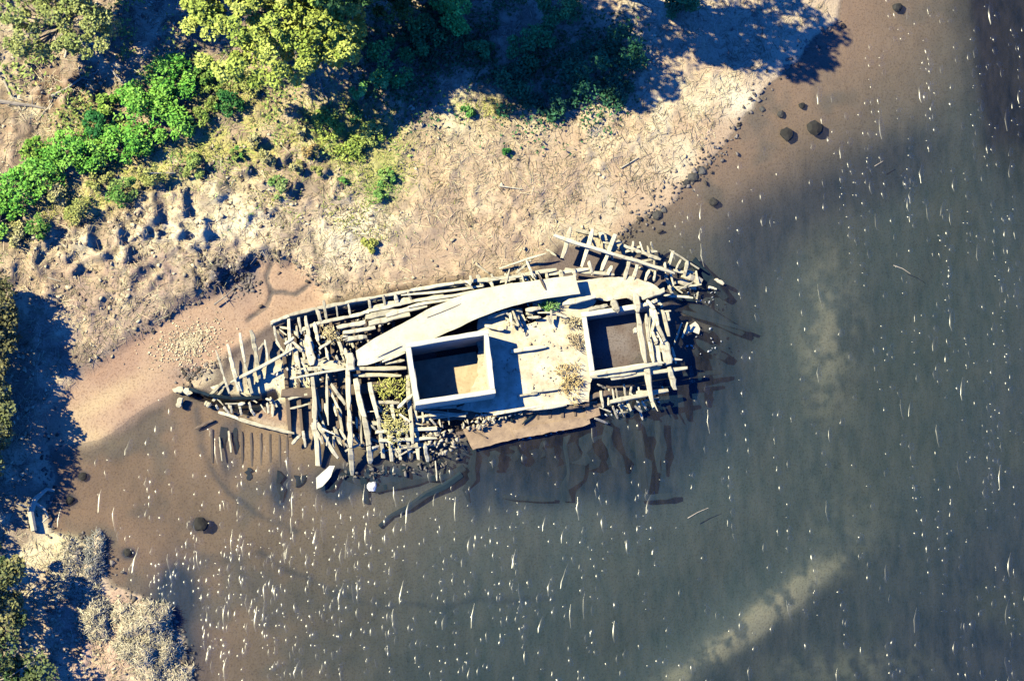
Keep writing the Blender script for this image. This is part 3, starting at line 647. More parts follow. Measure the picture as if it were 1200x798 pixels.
def scatter_stones(name, regions, count, z, rr, c, parent, m=M_rock):
    V = []; Fc = []; Cc = []
    for _ in range(count):
        cx, cy, rx, ry, an = R.choice(regions); a = R.uniform(0, 6.28); q = math.sqrt(R.random())
        u, v_ = q * rx * math.cos(a), q * ry * math.sin(a); cs, sn = math.cos(math.radians(an)), math.sin(math.radians(an))
        p = P(cx + u * cs - v_ * sn, cy + u * sn + v_ * cs, z)
        zz = z if z > .05 else float(height(np.array([p.x]), np.array([p.y]))[0])
        me = R.choice(prot); s = R.uniform(*rr); b = len(V)
        co = np.zeros(len(me.vertices) * 3, np.float32); me.vertices.foreach_get('co', co); co = co.reshape(-1, 3) * s
        th = R.uniform(0, 6.28); rot = np.array([[math.cos(th), -math.sin(th), 0], [math.sin(th), math.cos(th), 0], [0, 0, 1]]); co = co @ rot
        off = parent.location if parent else Vector()
        co = (co @ rot.T * np.array([1.35, R.uniform(.35, .9), 1])) @ rot + np.array([p.x - off.x, p.y - off.y, zz + s * .2 - off.z])
        V.extend(co.tolist()); Fc.extend([[b + q_ for q_ in pl.vertices] for pl in me.polygons])
        k = R.uniform(.6, 1.25); Cc.extend([[c[0] * k, c[1] * k, c[2] * k]] * len(co))
    return link(name, mesh_np(name, V, Fc, np.array(Cc)), m, parent)
o = scatter_stones('rubble', [(590, 484, 50, 6, -9), (560, 496, 22, 6, -10), (515, 515, 22, 18, 0), (500, 500, 14, 12, 0)], 190, .66, (.05, .15), (.40, .35, .27), wreck); o['kind'] = 'stuff'
o = scatter_stones('rubble', [(520, 530, 26, 16, -20), (480, 548, 50, 8, 0), (420, 552, 40, 10, 0)], 90, .1, (.05, .14), (.13, .12, .11), wreck); o['kind'] = 'stuff'
o = scatter_stones('rubble', [(645, 395, 30, 26, 0), (610, 378, 22, 10, 0), (650, 445, 30, 20, 0), (725, 338, 38, 7, -5), (600, 425, 10, 16, 0)], 130, 1.0, (.03, .09), (.45, .38, .28), wreck); o['kind'] = 'stuff'
o = scatter_stones('rubble', [(395, 400, 40, 18, -10), (440, 375, 35, 8, -12), (350, 440, 40, 12, -5), (430, 425, 40, 5, 0)], 160, 1.05, (.03, .11), (.50, .44, .34), wreck); o['kind'] = 'stuff'
o = scatter_stones('rubble', [(820, 345, 26, 12, 25), (825, 400, 22, 16, 0), (640, 505, 50, 5, -12), (735, 478, 40, 6, -10)], 90, .08, (.03, .10), (.40, .42, .45), wreck); o['kind'] = 'stuff'

# ------------------------------------------------------------------ straw / leaves vectorised
def straws(pos, L, wd, az, pitch, cols, bendz=.15):
    """tapered three sided straws, 6 verts / 5 faces -> triangles"""
    n = len(pos)
    d = np.stack([np.cos(az) * np.cos(pitch), np.sin(az) * np.cos(pitch), np.sin(pitch)], -1)
    s = np.stack([-np.sin(az), np.cos(az), np.zeros(n)], -1); u = np.cross(d, s)
    a = pos; b = pos + d * L[:, None]
    v = np.stack([a - s * wd[:, None] * .5, a + s * wd[:, None] * .5, a + u * wd[:, None] * -.6, b - s * wd[:, None] * .25, b + s * wd[:, None] * .25, b - u * wd[:, None] * .3], 1)
    f0 = np.array([(0, 1, 4), (0, 4, 3), (1, 2, 5), (1, 5, 4), (2, 0, 3), (2, 3, 5), (3, 4, 5)])
    F_ = (f0[None] + (np.arange(n) * 6)[:, None, None]).reshape(-1, 3)
    return v.reshape(-1, 3), F_, np.repeat(cols, 6, 0)
def leaves(pos, size, cols, up=.5, long=1.6):
    n = len(pos)
    nrm = N.normal(size=(n, 3)); nrm[:, 2] = np.abs(nrm[:, 2]) + up; nrm /= np.linalg.norm(nrm, axis=1)[:, None]
    t = np.cross(nrm, N.normal(size=(n, 3))); t /= np.linalg.norm(t, axis=1)[:, None] + 1e-9; b = np.cross(nrm, t)
    s = size[:, None]
    v = np.stack([pos - t * s * long * .5, pos - b * s * .5 + nrm * s * .12, pos + t * s * long * .5, pos + b * s * .5 + nrm * s * .12], 1)
    F_ = np.arange(n * 4).reshape(n, 4)
    return v.reshape(-1, 3), F_, np.repeat(cols, 4, 0)

def dens_land(qx, qy, x, y):
    s = sdf(qx, qy, LAND); d = sm(s, 8, 30) * (1 - sm(sdf(qx, qy, MUD), -4, 6)) * (1 - sm(sdf(qx, qy, HULL), -6, 2))
    d = d * (.5 + .8 * sm(fbm(x, y, 2.0, 77), .35, .6)) * (1 - .85 * np.clip(blob(qx, qy, 470, 315, 100, 18, -12), 0, 1))
    return d
n = 130000
qx = N.uniform(-60, 1010, n); qy = N.uniform(-60, 840, n); X, Y = PA(qx, qy, 0.3)
k = N.uniform(0, 1, n) < dens_land(qx, qy, X, Y); X, Y, qx, qy = X[k], Y[k], qx[k], qy[k]; n = len(X)
Z = height(X, Y)
base = np.array([0.60, 0.50, 0.34]) * N.uniform(.25, 1.15, (n, 1)) * (.55 + .6 * sm(fbm(X, Y, 1.5, 88), .35, .6))[:, None] * (1 + N.normal(0, .06, (n, 3)))
gr = np.clip(blob(qx, qy, 400, 160, 70, 40, 20) + blob(qx, qy, 450, 215, 22, 28, 30) + blob(qx, qy, 250, 130, 50, 40) + .5 * blob(qx, qy, 240, 190, 120, 30), 0, 1) > N.uniform(0, 1.2, n)
base[gr] = np.array([0.36, 0.44, 0.12]) * N.uniform(.6, 1.2, (gr.sum(), 1))
v_, f_, c_ = straws(np.stack([X, Y, Z + N.uniform(-.01, .03, n)], -1), N.uniform(.12, .45, n) * N.choice([1, 1, 1.9], n), N.uniform(.015, .034, n), N.uniform(0, 6.28, n) * .5 + N.choice([.4, 1.4, 2.2], n), N.uniform(-.05, .28, n), base)
tag(link('reed_litter', mesh_np('reed_litter', v_, f_, c_), M_straw), 'matted dead reed straw covering the marsh bank', 'reeds', kind='stuff')
# grass cover
n = 70000
qx = N.uniform(-40, 640, n); qy = N.uniform(-40, 320, n); X, Y = PA(qx, qy, 0.3)
gd = (blob(qx, qy, 400, 165, 60, 36, 20) + blob(qx, qy, 448, 222, 18, 30, 30) + .8 * blob(qx, qy, 95, 150, 45, 18, -40) + .8 * blob(qx, qy, 262, 125, 50, 30, 30) + .7 * blob(qx, qy, 560, 130, 50, 14)
      + .7 * blob(qx, qy, 230, 185, 110, 22, -10) + .8 * blob(qx, qy, 95, 235, 90, 20, -28) + .5 * blob(qx, qy, 340, 230, 60, 30) + .5 * blob(qx, qy, 420, 270, 40, 14)) * sm(fbm(X, Y, 1.0, 25), .38, .6)
k = (N.uniform(0, 1, n) < gd) & (sdf(qx, qy, MUD) < -5); X, Y, qx, qy = X[k], Y[k], qx[k], qy[k]; n = len(X)
cc = np.array([0.42, 0.46, 0.11]) * N.uniform(.55, 1.15, (n, 1)); gg = (fbm(X, Y, 1.8, 29) > .55); cc[gg] = np.array([0.22, 0.42, 0.09]) * N.uniform(.6, 1.15, (gg.sum(), 1))
v_, f_, c_ = straws(np.stack([X, Y, height(X, Y)], -1), N.uniform(.10, .34, n), N.uniform(.025, .05, n), N.uniform(0, 6.28, n), N.uniform(.3, 1.3, n), cc)
tag(link('bank_grass', mesh_np('bank_grass', v_, f_, c_), M_straw), 'patchy yellow-green grass growing on the upper bank', 'grass', kind='stuff')
# undergrowth: leafy ground cover under and around the trees
n = 42000
qx = N.uniform(-20, 760, n); qy = N.uniform(-30, 190, n); X, Y = PA(qx, qy, 0.3)
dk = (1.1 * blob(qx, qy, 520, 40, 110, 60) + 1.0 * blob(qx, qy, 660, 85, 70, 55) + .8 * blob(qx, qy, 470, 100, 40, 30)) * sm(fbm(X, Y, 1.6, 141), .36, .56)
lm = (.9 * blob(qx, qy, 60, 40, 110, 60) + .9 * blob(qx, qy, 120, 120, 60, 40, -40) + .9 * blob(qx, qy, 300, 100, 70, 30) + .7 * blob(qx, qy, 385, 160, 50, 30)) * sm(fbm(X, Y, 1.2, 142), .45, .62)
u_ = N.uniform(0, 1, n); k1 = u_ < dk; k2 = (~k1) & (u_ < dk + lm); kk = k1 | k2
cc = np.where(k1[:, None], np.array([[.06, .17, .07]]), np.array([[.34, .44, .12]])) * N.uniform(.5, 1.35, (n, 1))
X, Y, cc = X[kk], Y[kk], cc[kk]; n = len(X)
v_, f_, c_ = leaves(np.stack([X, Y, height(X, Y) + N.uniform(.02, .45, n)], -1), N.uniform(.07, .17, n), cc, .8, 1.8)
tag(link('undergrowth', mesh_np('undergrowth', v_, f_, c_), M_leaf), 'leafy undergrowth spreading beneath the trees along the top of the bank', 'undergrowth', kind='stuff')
# clods, broken reed stubs and wrack
pv = []
for me in prot:
    co = np.zeros(len(me.vertices) * 3, np.float32); me.vertices.foreach_get('co', co); pv.append(co.reshape(-1, 3))
pf = np.array([list(p.vertices) for p in prot[0].polygons])
def clods(name, qx, qy, size, cols, label, cat, flat=.8):
    X, Y = PA(qx, qy, .2); Z = np.maximum(height(X, Y), -.03); n = len(X); V = []
    sel = N.integers(0, len(pv), n); th = N.uniform(0, 6.28, n); el = N.uniform(.4, 1, n)
    P0 = np.stack(pv)[sel] * size[:, None, None]; P0[:, :, 1] *= el[:, None]; P0[:, :, 2] *= flat
    c, s_ = np.cos(th)[:, None], np.sin(th)[:, None]
    x = P0[:, :, 0] * c - P0[:, :, 1] * s_ + X[:, None]; y = P0[:, :, 0] * s_ + P0[:, :, 1] * c + Y[:, None]; z = P0[:, :, 2] + Z[:, None] + size[:, None] * .2
    F_ = (pf[None] + (np.arange(n) * P0.shape[1])[:, None, None]).reshape(-1, 3)
    return tag(link(name, mesh_np(name, np.stack([x, y, z], -1).reshape(-1, 3), F_, np.repeat(cols, P0.shape[1], 0)), M_rock), label, cat, kind='stuff')
n = 16000; qx = N.uniform(-20, 1000, n); qy = N.uniform(-20, 800, n); X, Y = PA(qx, qy, .2); sl_ = sdf(qx, qy, LAND)
dd = sm(sl_, 0, 20) * (1 - sm(sdf(qx, qy, HULL), -8, 0)) * (1 - .93 * sm(sdf(qx, qy, MUD), -10, 4)) * (.10 + .8 * sm(500 - qx + .5 * (300 - qy), -60, 200)) * sm(fbm(X, Y, 1.3, 55), .40, .62)
k = N.uniform(0, 1, n) < dd; qx, qy = qx[k], qy[k]; n = len(qx)
lt = N.uniform(0, 1, (n, 1)) < .55
clods('bank_clods', qx, qy, N.uniform(.05, .17, n), np.where(lt, np.array([[.50, .42, .29]]), np.array([[.20, .15, .12]])) * N.uniform(.6, 1.2, (n, 1)), 'lumps of dry mud and broken reed stubs on the left bank', 'clods')
wr = [(985, 22), (940, 62), (885, 115), (850, 170), (800, 218), (748, 258), (722, 285)]; wl = [(60, 500), (58, 560), (60, 625), (95, 632), (128, 655), (130, 692), (196, 712), (218, 760), (222, 800)]
wm = [(160, 395), (225, 352), (262, 330), (300, 300), (345, 305), (376, 335)]; wb = [(214, 445), (226, 435), (256, 428)]; wg = [(236, 305), (262, 318), (285, 322), (292, 335)]
def along(pts, m_, spread):
    o = []
    for _ in range(m_):
        i = R.randrange(len(pts) - 1); t = R.random(); o.append((pts[i][0] * (1 - t) + pts[i + 1][0] * t + R.gauss(0, spread), pts[i][1] * (1 - t) + pts[i + 1][1] * t + R.gauss(0, spread)))
    return o
q_ = np.array(along(wr, 200, 6) + along(wr[3:6], 110, 10) + along(wl, 240, 5) + along(wm, 160, 4) + along(wb, 90, 5) + along(wg, 260, 9)); n = len(q_)
clods('wrack_line', q_[:, 0], q_[:, 1], N.uniform(.04, .13, n) * N.choice([1, 1, 1.5], n), np.array([[.11, .095, .085]]) * N.uniform(.4, 2.0, (n, 1)), 'dark weed and debris stranded along the water line', 'weed', .5)
# shell / foam patch beside the bow
n = 1300
a = N.uniform(0, 6.28, n); q = np.abs(N.normal(0, .5, n)); qx = 222 + q * 45 * np.cos(a) ; qy = 402 + q * 27 * np.sin(a) - (qx - 222) * .25
X, Y = PA(qx, qy, 0.05); Z = height(X, Y)
v_, f_, c_ = leaves(np.stack([X, Y, Z + .05], -1), N.uniform(.03, .13, n), np.array([0.66, 0.55, 0.36]) * N.uniform(.4, 1.1, (n, 1)), 2.5, 1.2)
tag(link('shell_bed', mesh_np('shell_bed', v_, f_, c_), M_rock), 'bed of pale broken shells on wet mud beside the bow', 'shells', kind='stuff')

# ------------------------------------------------------------------ plants
def foliage(centres, radii, per, size, c0, c1, up=.5, flat=.8, long=1.6):
    V = []
    CC = []
    for (c, r) in zip(centres, radii):
        k = per; d = N.normal(size=(k, 3)); d /= np.linalg.norm(d, axis=1)[:, None]; rr = r * N.uniform(.35, 1, (k, 1)) ** .6
        p = d * rr; p[:, 2] *= flat; V.append(p + np.array(c))
        m_ = N.uniform(0, 1); shade = N.uniform(.7, 1.15, (k, 1)); CC.append((np.array(c0) * (1 - m_) + np.array(c1) * m_) * shade)
    V = np.concatenate(V); CC = np.concatenate(CC)
    return leaves(V, N.uniform(.6, 1.3, len(V)) * size, CC, up, long)
def limb_mesh(segs):
    """segs: list of (a, b, ra, rb)"""
    v = []; f = []
    for a, b, ra, rb in segs:
        d = (b - a).normalized(); s = d.orthogonal().normalized(); t = d.cross(s); k = 6; o_ = len(v)
        for p, r in ((a, ra), (b, rb)):
            for j in range(k):
                th = 6.2832 * j / k; v.append(tuple(p + s * (r * math.cos(th)) + t * (r * math.sin(th))))
        for j in range(k): f.append((o_ + j, o_ + (j + 1) % k, o_ + k + (j + 1) % k, o_ + k + j))
    return mesh_np('limbs', v, f)
def ground_z(x, y): return float(height(np.array([x]), np.array([y]))[0])
def tree(label, qx, qy, zc, rx, ry, rz, nclump, per, clr, size, c0, c1, group, name='broadleaf_tree', hollow=.45, up=.5):
    """crown centred where (qx,qy) is seen at height zc; rx, ry in metres"""
    cw = P(qx, qy, zc); gz = ground_z(cw.x, cw.y)
    root = empty(name, (cw.x, cw.y, gz)); tag(root, label, 'tree', group)
    cen = []; rad = []
    while len(cen) < nclump:
        d = Vector((R.gauss(0, 1), R.gauss(0, 1), R.gauss(0, 1))).normalized() * (R.random() ** .4)
        if d.length < hollow: continue
        cen.append((d.x * rx, d.y * ry, zc - gz + d.z * rz)); rad.append(clr * R.uniform(.6, 1.3))
    v, f, c = foliage(cen, rad, per, size, c0, c1, up)
    link('crown', mesh_np('crown', v, f, c), M_leaf, root)
    top = Vector((R.uniform(-.3, .3), R.uniform(-.3, .3), (zc - gz) * .7)); r0 = .12 + .03 * zc
    segs = [(Vector((0, 0, -.2)), top * .5 + Vector((.1, 0, 0)), r0, r0 * .8), (top * .5 + Vector((.1, 0, 0)), top, r0 * .8, r0 * .55)]
    link('trunk', limb_mesh(segs), M_bark, root)
    segs = []
    for c_ in R.sample(cen, min(len(cen), 34)):
        e_ = Vector(c_); st_ = top * R.uniform(.55, 1); mid = st_.lerp(e_, .5) + Vector((R.uniform(-.3, .3), R.uniform(-.3, .3), .2))
        segs += [(st_, mid, r0 * .3, r0 * .18), (mid, e_, r0 * .18, .02)]
    link('limbs', limb_mesh(segs), M_bark, root)
    return root
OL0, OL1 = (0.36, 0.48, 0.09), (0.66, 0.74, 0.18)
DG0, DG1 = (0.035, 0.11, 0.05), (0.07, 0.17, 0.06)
G = 'trees along the top of the bank'
tree('broad yellow-green tree at the top edge, largest crown fully lit by the sun', 310, 5, 6.0, 4.9, 4.9, 1.8, 260, 130, .5, .14, OL0, OL1, G, hollow=.3, up=1.1)
tree('yellow-green tree crown just right of the largest lit crown', 398, 28, 5.5, 1.6, 2.6, 1.4, 56, 130, .48, .14, OL0, OL1, G, up=1.1)
tree('sparse olive tree with bare pale branches in the top left corner', 66, 18, 4.6, 3.6, 3.0, 1.4, 74, 110, .5, .13, (0.30, 0.37, 0.12), (0.46, 0.50, 0.18), G, hollow=.3, up=1.0)
tree('tree off the top left corner shading the ground between the lit crowns', 62, -70, 7.5, 3.4, 2.6, 1.6, 90, 100, .7, .16, (0.12, 0.2, 0.07), (0.28, 0.34, 0.12), G)
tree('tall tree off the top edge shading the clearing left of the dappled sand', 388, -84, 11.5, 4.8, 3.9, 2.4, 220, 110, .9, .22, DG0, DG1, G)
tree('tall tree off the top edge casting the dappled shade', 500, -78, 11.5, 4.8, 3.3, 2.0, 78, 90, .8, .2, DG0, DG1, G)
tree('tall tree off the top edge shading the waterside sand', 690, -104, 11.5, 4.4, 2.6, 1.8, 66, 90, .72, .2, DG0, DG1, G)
tree('dark leafy tree at the top edge right of the yellow-green crowns', 470, -15, 4.0, 2.6, 2.0, 1.2, 40, 90, .6, .15, DG0, (0.10, 0.24, 0.07), G)
G2 = 'trees along the left edge'
tree('dark tree at the left edge level with the wreck, its shadow on the bank', -24, 385, 2.8, 2.1, 3.4, 1.1, 90, 120, .6, .15, (0.14, 0.15, 0.06), (0.28, 0.26, 0.12), G2)
tree('olive tree at the left edge below the dark one, shading the mud', -30, 500, 2.8, 2.2, 4.0, 1.1, 100, 120, .6, .15, (0.16, 0.20, 0.08), (0.33, 0.33, 0.14), G2)
tree('tree at the left edge near the bottom with warm green sprays', -38, 700, 3.4, 3.4, 3.2, 1.2, 70, 110, .6, .15, (0.10, 0.16, 0.06), (0.36, 0.33, 0.14), G2)
tree('tree in the bottom left corner mostly in shade', -22, 800, 3.0, 3.6, 2.8, 1.1, 66, 110, .6, .15, (0.05, 0.12, 0.05), (0.22, 0.26, 0.10), G2)
tree('small tree at the left edge between the mud and the fallen branches', -100, 580, 3.4, 2.2, 2.4, 1.1, 50, 110, .6, .15, (0.10, 0.16, 0.06), (0.25, 0.26, 0.12), G2)

def bush(label, qx, qy, rpx, h, c0, c1, group, name='green_bush', per=70, size=.11, ncl=None, upright=True):
    r = rpx * M * 1.22; cw = P(qx, qy, h * .5); gz = ground_z(cw.x, cw.y)
    root = empty(name, (cw.x, cw.y, gz)); tag(root, label, 'bush', group)
    ncl = ncl or max(6, int(rpx * .9)); cen = []; rad = []
    for _ in range(ncl):
        a = R.uniform(0, 6.28); q = math.sqrt(R.random()); cen.append((q * r * .8 * math.cos(a), q * r * .8 * math.sin(a), h * (1 - .55 * q * q) * R.uniform(.5, .9))); rad.append(r * R.uniform(.22, .36))
    v, f, c = foliage(cen, rad, per, size, c0, c1, .8, 1.0, 2.0)
    link('foliage', mesh_np('foliage', v, f, c), M_leaf, root)
    segs = [(Vector((0, 0, -.05)), Vector(c_) * .9, .035, .012) for c_ in cen[:14]]
    link('stems', limb_mesh(segs), M_bark, root)
    return root
V0, V1 = (0.13, 0.44, 0.06), (0.36, 0.70, 0.12)
Y0, Y1 = (0.36, 0.42, 0.12), (0.52, 0.52, 0.18)
G3 = 'bright green bushes in a row on the bank'
for lab, a, b, r, h, c0, c1 in (
    ('vivid green bush at the upper right end of the green row, below the tall trees', 200, 98, 27, 1.7, V0, V1),
    ('largest vivid green bush in the middle of the green row', 165, 130, 30, 1.9, V0, V1),
    ('vivid green bush below the largest one in the row', 148, 168, 27, 1.7, V0, V1),
    ('round vivid green bush standing right of the green row', 206, 152, 22, 1.4, V0, V1),
    ('deep green bush left of the largest one in the row', 118, 150, 17, 1.2, (0.03, 0.16, 0.05), (0.08, 0.30, 0.07)),
    ('green bush in the lower middle of the green row', 82, 184, 25, 1.5, V0, V1),
    ('green bush near the left edge in the green row', 48, 204, 26, 1.5, V0, V1),
    ('green bush cut by the left edge in the green row', 14, 226, 27, 1.5, V0, V1),
    ('lower left end bush of the green row at the photo edge', 0, 262, 18, 1.0, V0, V1),
    ('lime bush filling the row between its middle and lower parts', 106, 186, 18, 1.3, V0, V1),
    ('lime bush on the upper side of the green row near its middle', 128, 128, 15, 1.1, (0.2, 0.42, 0.06), (0.42, 0.56, 0.12)),
    ('lime bush on the upper side of the green row near the left edge', 42, 180, 15, 1.1, (0.2, 0.42, 0.06), (0.42, 0.56, 0.12)),
    ('vivid bush joining the round one to the top of the row', 190, 124, 20, 1.4, V0, V1),
    ('light green tuft between the green row and the yellow-green tree', 238, 92, 14, 1.0, (0.14, 0.34, 0.07), (0.3, 0.46, 0.10))):
    bush(lab, a, b, r, h, c0, c1, G3)
G4 = 'tussocks casting shadows on the dry bank'
for lab, a, b, r, h, c0, c1 in (
    ('green-topped tussock below the green row with a long shadow', 143, 226, 17, 1.5, (0.12, 0.34, 0.06), (0.30, 0.42, 0.12)),
    ('small green tussock near the left edge above the shaded bank', 46, 270, 14, 1.1, (0.12, 0.34, 0.06), (0.28, 0.42, 0.10)),
    ('straw and green tussock between two green-topped ones', 92, 246, 17, 1.3, Y0, Y1),
    ('yellow-green tussock with square shadow right of the green-topped one', 180, 208, 14, 1.4, Y0, Y1),
    ('pale green tussock under the round green bush', 228, 198, 14, 1.1, Y0, (0.35, 0.5, 0.14)),
    ('small green tussock on the straw bank below the dark bush', 279, 182, 8, .7, (0.16, 0.40, 0.08), Y0),
    ('dark green bush beside the foot of the yellow-green tree', 270, 122, 16, 1.2, (0.04, 0.18, 0.05), (0.12, 0.32, 0.08)),
    ('straw tussock with triangular shadow in the middle of the bank', 314, 188, 10, 1.4, Y1, (0.55, 0.5, 0.28)),
    ('pale green tussock above the pool of mud', 327, 224, 12, .9, (0.2, 0.40, 0.10), (0.42, 0.50, 0.2)),
    ('straw tussock with a slim shadow near the yellow-green grass', 352, 158, 8, 1.2, Y1, (0.55, 0.5, 0.28)),
    ('small orange-brown tussock beside slim shadow', 362, 180, 8, .8, (0.48, 0.34, 0.14), (0.56, 0.44, 0.20)),
    ('dark green tuft under the trees at the top of the grass', 418, 138, 11, .8, (0.03, 0.14, 0.06), (0.07, 0.24, 0.08)),
    ('round dark green cushion alone on the open reed litter', 592, 181, 6, .45, (0.05, 0.24, 0.06), (0.10, 0.32, 0.08)),
    ('light green clump in the middle of the grassy slope', 452, 212, 10, .5, (0.18, 0.42, 0.10), (0.34, 0.5, 0.14)),
    ('light green clump lowest on the grassy slope', 446, 234, 8, .5, (0.18, 0.42, 0.10), (0.34, 0.5, 0.14)),
    ('yellow-green clump just above the wreck rail', 433, 291, 10, .4, (0.42, 0.46, 0.10), (0.52, 0.54, 0.16)),
    ('tiny green tuft left of the grassy slope', 402, 215, 5, .4, (0.14, 0.38, 0.08), (0.26, 0.46, 0.12)),
    ('tiny pale tuft above the creek', 371, 206, 7, .5, Y0, Y1),
    ('low yellow-green tuft under the large lit crown', 290, 104, 15, .8, Y0, Y1),
    ('lime tuft beside the dark bush under the large crown', 246, 118, 14, .8, (0.24, 0.42, 0.08), Y0),
    ('lime tuft between the round green bush and the straw bank', 236, 142, 12, .7, (0.24, 0.42, 0.08), Y0),
    ('straw tussock on the slope below the lower green bushes', 64, 232, 16, 1.2, Y1, (0.55, 0.5, 0.28)),
    ('straw tussock at the left edge below the end of the row', 22, 278, 15, .9, Y1, (0.55, 0.5, 0.28)),
    ('yellow-green tussock between the green-topped one and the row', 118, 214, 14, 1.2, Y0, Y1),
    ('bright yellow-green clump at the top of the grassy slope', 385, 150, 18, .6, (0.30, 0.46, 0.08), (0.48, 0.56, 0.14)),
    ('bright yellow-green clump in the grassy slope right of its top', 412, 178, 18, .6, (0.30, 0.46, 0.08), (0.48, 0.56, 0.14)),
    ('pale lime clump at the right of the grassy slope', 436, 160, 14, .6, (0.30, 0.46, 0.08), (0.50, 0.56, 0.18)),
    ('straw tussock above the creek head', 345, 200, 9, .8, Y1, (0.55, 0.5, 0.28)),
    ('straw tussock left of the triangular shadow', 296, 168, 10, .9, Y1, (0.55, 0.5, 0.28)),
    ('small green tuft at the foot of the tree shadow', 548, 134, 8, .5, (0.12, 0.36, 0.08), (0.24, 0.44, 0.12))):
    bush(lab, a, b, r, h, c0, c1, G4, 'grass_tussock', per=60, size=.09)
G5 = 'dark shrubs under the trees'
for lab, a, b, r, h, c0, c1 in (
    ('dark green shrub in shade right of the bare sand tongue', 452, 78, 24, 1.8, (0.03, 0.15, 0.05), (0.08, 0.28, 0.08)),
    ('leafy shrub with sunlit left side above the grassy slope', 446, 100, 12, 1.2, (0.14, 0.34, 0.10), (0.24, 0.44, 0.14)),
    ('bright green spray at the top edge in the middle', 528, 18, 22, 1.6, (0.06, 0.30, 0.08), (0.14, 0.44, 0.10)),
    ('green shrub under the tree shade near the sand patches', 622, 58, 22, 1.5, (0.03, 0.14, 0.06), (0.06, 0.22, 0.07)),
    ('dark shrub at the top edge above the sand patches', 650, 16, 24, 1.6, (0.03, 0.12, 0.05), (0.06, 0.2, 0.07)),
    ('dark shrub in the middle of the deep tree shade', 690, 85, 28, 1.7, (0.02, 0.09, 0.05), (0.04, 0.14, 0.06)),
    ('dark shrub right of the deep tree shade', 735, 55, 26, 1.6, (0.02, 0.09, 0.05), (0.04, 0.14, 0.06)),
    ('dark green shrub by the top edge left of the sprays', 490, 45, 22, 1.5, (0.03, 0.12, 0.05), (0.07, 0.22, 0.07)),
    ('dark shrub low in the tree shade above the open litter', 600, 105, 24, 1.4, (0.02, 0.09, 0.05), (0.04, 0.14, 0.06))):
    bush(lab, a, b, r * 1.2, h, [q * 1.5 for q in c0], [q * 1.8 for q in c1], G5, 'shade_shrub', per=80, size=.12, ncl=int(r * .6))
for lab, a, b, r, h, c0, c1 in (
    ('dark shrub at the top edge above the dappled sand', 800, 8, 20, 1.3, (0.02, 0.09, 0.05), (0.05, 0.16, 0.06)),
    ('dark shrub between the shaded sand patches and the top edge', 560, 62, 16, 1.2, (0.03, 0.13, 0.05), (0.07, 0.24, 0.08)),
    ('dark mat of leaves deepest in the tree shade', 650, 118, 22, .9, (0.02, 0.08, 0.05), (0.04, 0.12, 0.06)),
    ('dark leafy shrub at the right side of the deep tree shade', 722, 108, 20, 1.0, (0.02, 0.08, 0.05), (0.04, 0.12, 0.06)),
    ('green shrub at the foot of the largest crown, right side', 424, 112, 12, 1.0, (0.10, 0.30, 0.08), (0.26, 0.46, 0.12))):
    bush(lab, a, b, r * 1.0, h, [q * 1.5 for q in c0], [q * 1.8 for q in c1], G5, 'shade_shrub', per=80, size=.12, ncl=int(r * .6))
G6 = 'weeds growing on the wreck'
def weed(label, a, b, r, z, c0, c1):
    cw = P(a, b, z); root = empty('grass_clump', (cw.x, cw.y, z)); tag(root, label, 'grass clump', G6)
    n_ = int(r * 22); ang = N.uniform(0, 6.28, n_); q = np.sqrt(N.uniform(0, 1, n_)) * r * M * (1 + .45 * np.sin(ang * 2 + r) + .3 * np.sin(ang * 5 + a))
    pos = np.stack([q * np.cos(ang), q * np.sin(ang), N.uniform(-.05, .1, n_)], -1)
    cc = np.array(c0) + (np.array(c1) - np.array(c0)) * N.uniform(0, 1, (n_, 1))
    v, f, c = straws(pos, N.uniform(.12, .38, n_), N.uniform(.03, .06, n_), N.uniform(0, 6.28, n_), N.uniform(.3, 1.3, n_), cc)
    link('grass_blades', mesh_np('grass_blades', v, f, c), M_straw, root)
weed('yellow-green grass clump left of the big square hatch', 458, 455, 14, 1.05, (0.40, 0.42, 0.08), (0.60, 0.58, 0.20))
weed('straw-yellow grass clump below the left side of the big hatch', 462, 497, 17, 1.0, (0.52, 0.48, 0.16), (0.66, 0.60, 0.28))
weed('small tan grass clump between the north rails', 387, 392, 9, 1.1, (0.58, 0.46, 0.24), (0.66, 0.56, 0.32))
weed('fresh green weed growing beside the bleached deck plate', 645, 358, 8, 1.15, (0.16, 0.40, 0.10), (0.34, 0.52, 0.18))
weed('orange-tan dry grass heap on the deck between the hatches', 668, 446, 17, 1.05, (0.55, 0.38, 0.16), (0.66, 0.52, 0.26))
weed('brown grass strip along the low hatch edge', 674, 400, 9, 1.05, (0.48, 0.36, 0.22), (0.60, 0.50, 0.32))
weed('brown grass strip at the upper corner of the low hatch', 672, 378, 8, 1.05, (0.52, 0.42, 0.25), (0.62, 0.54, 0.34))

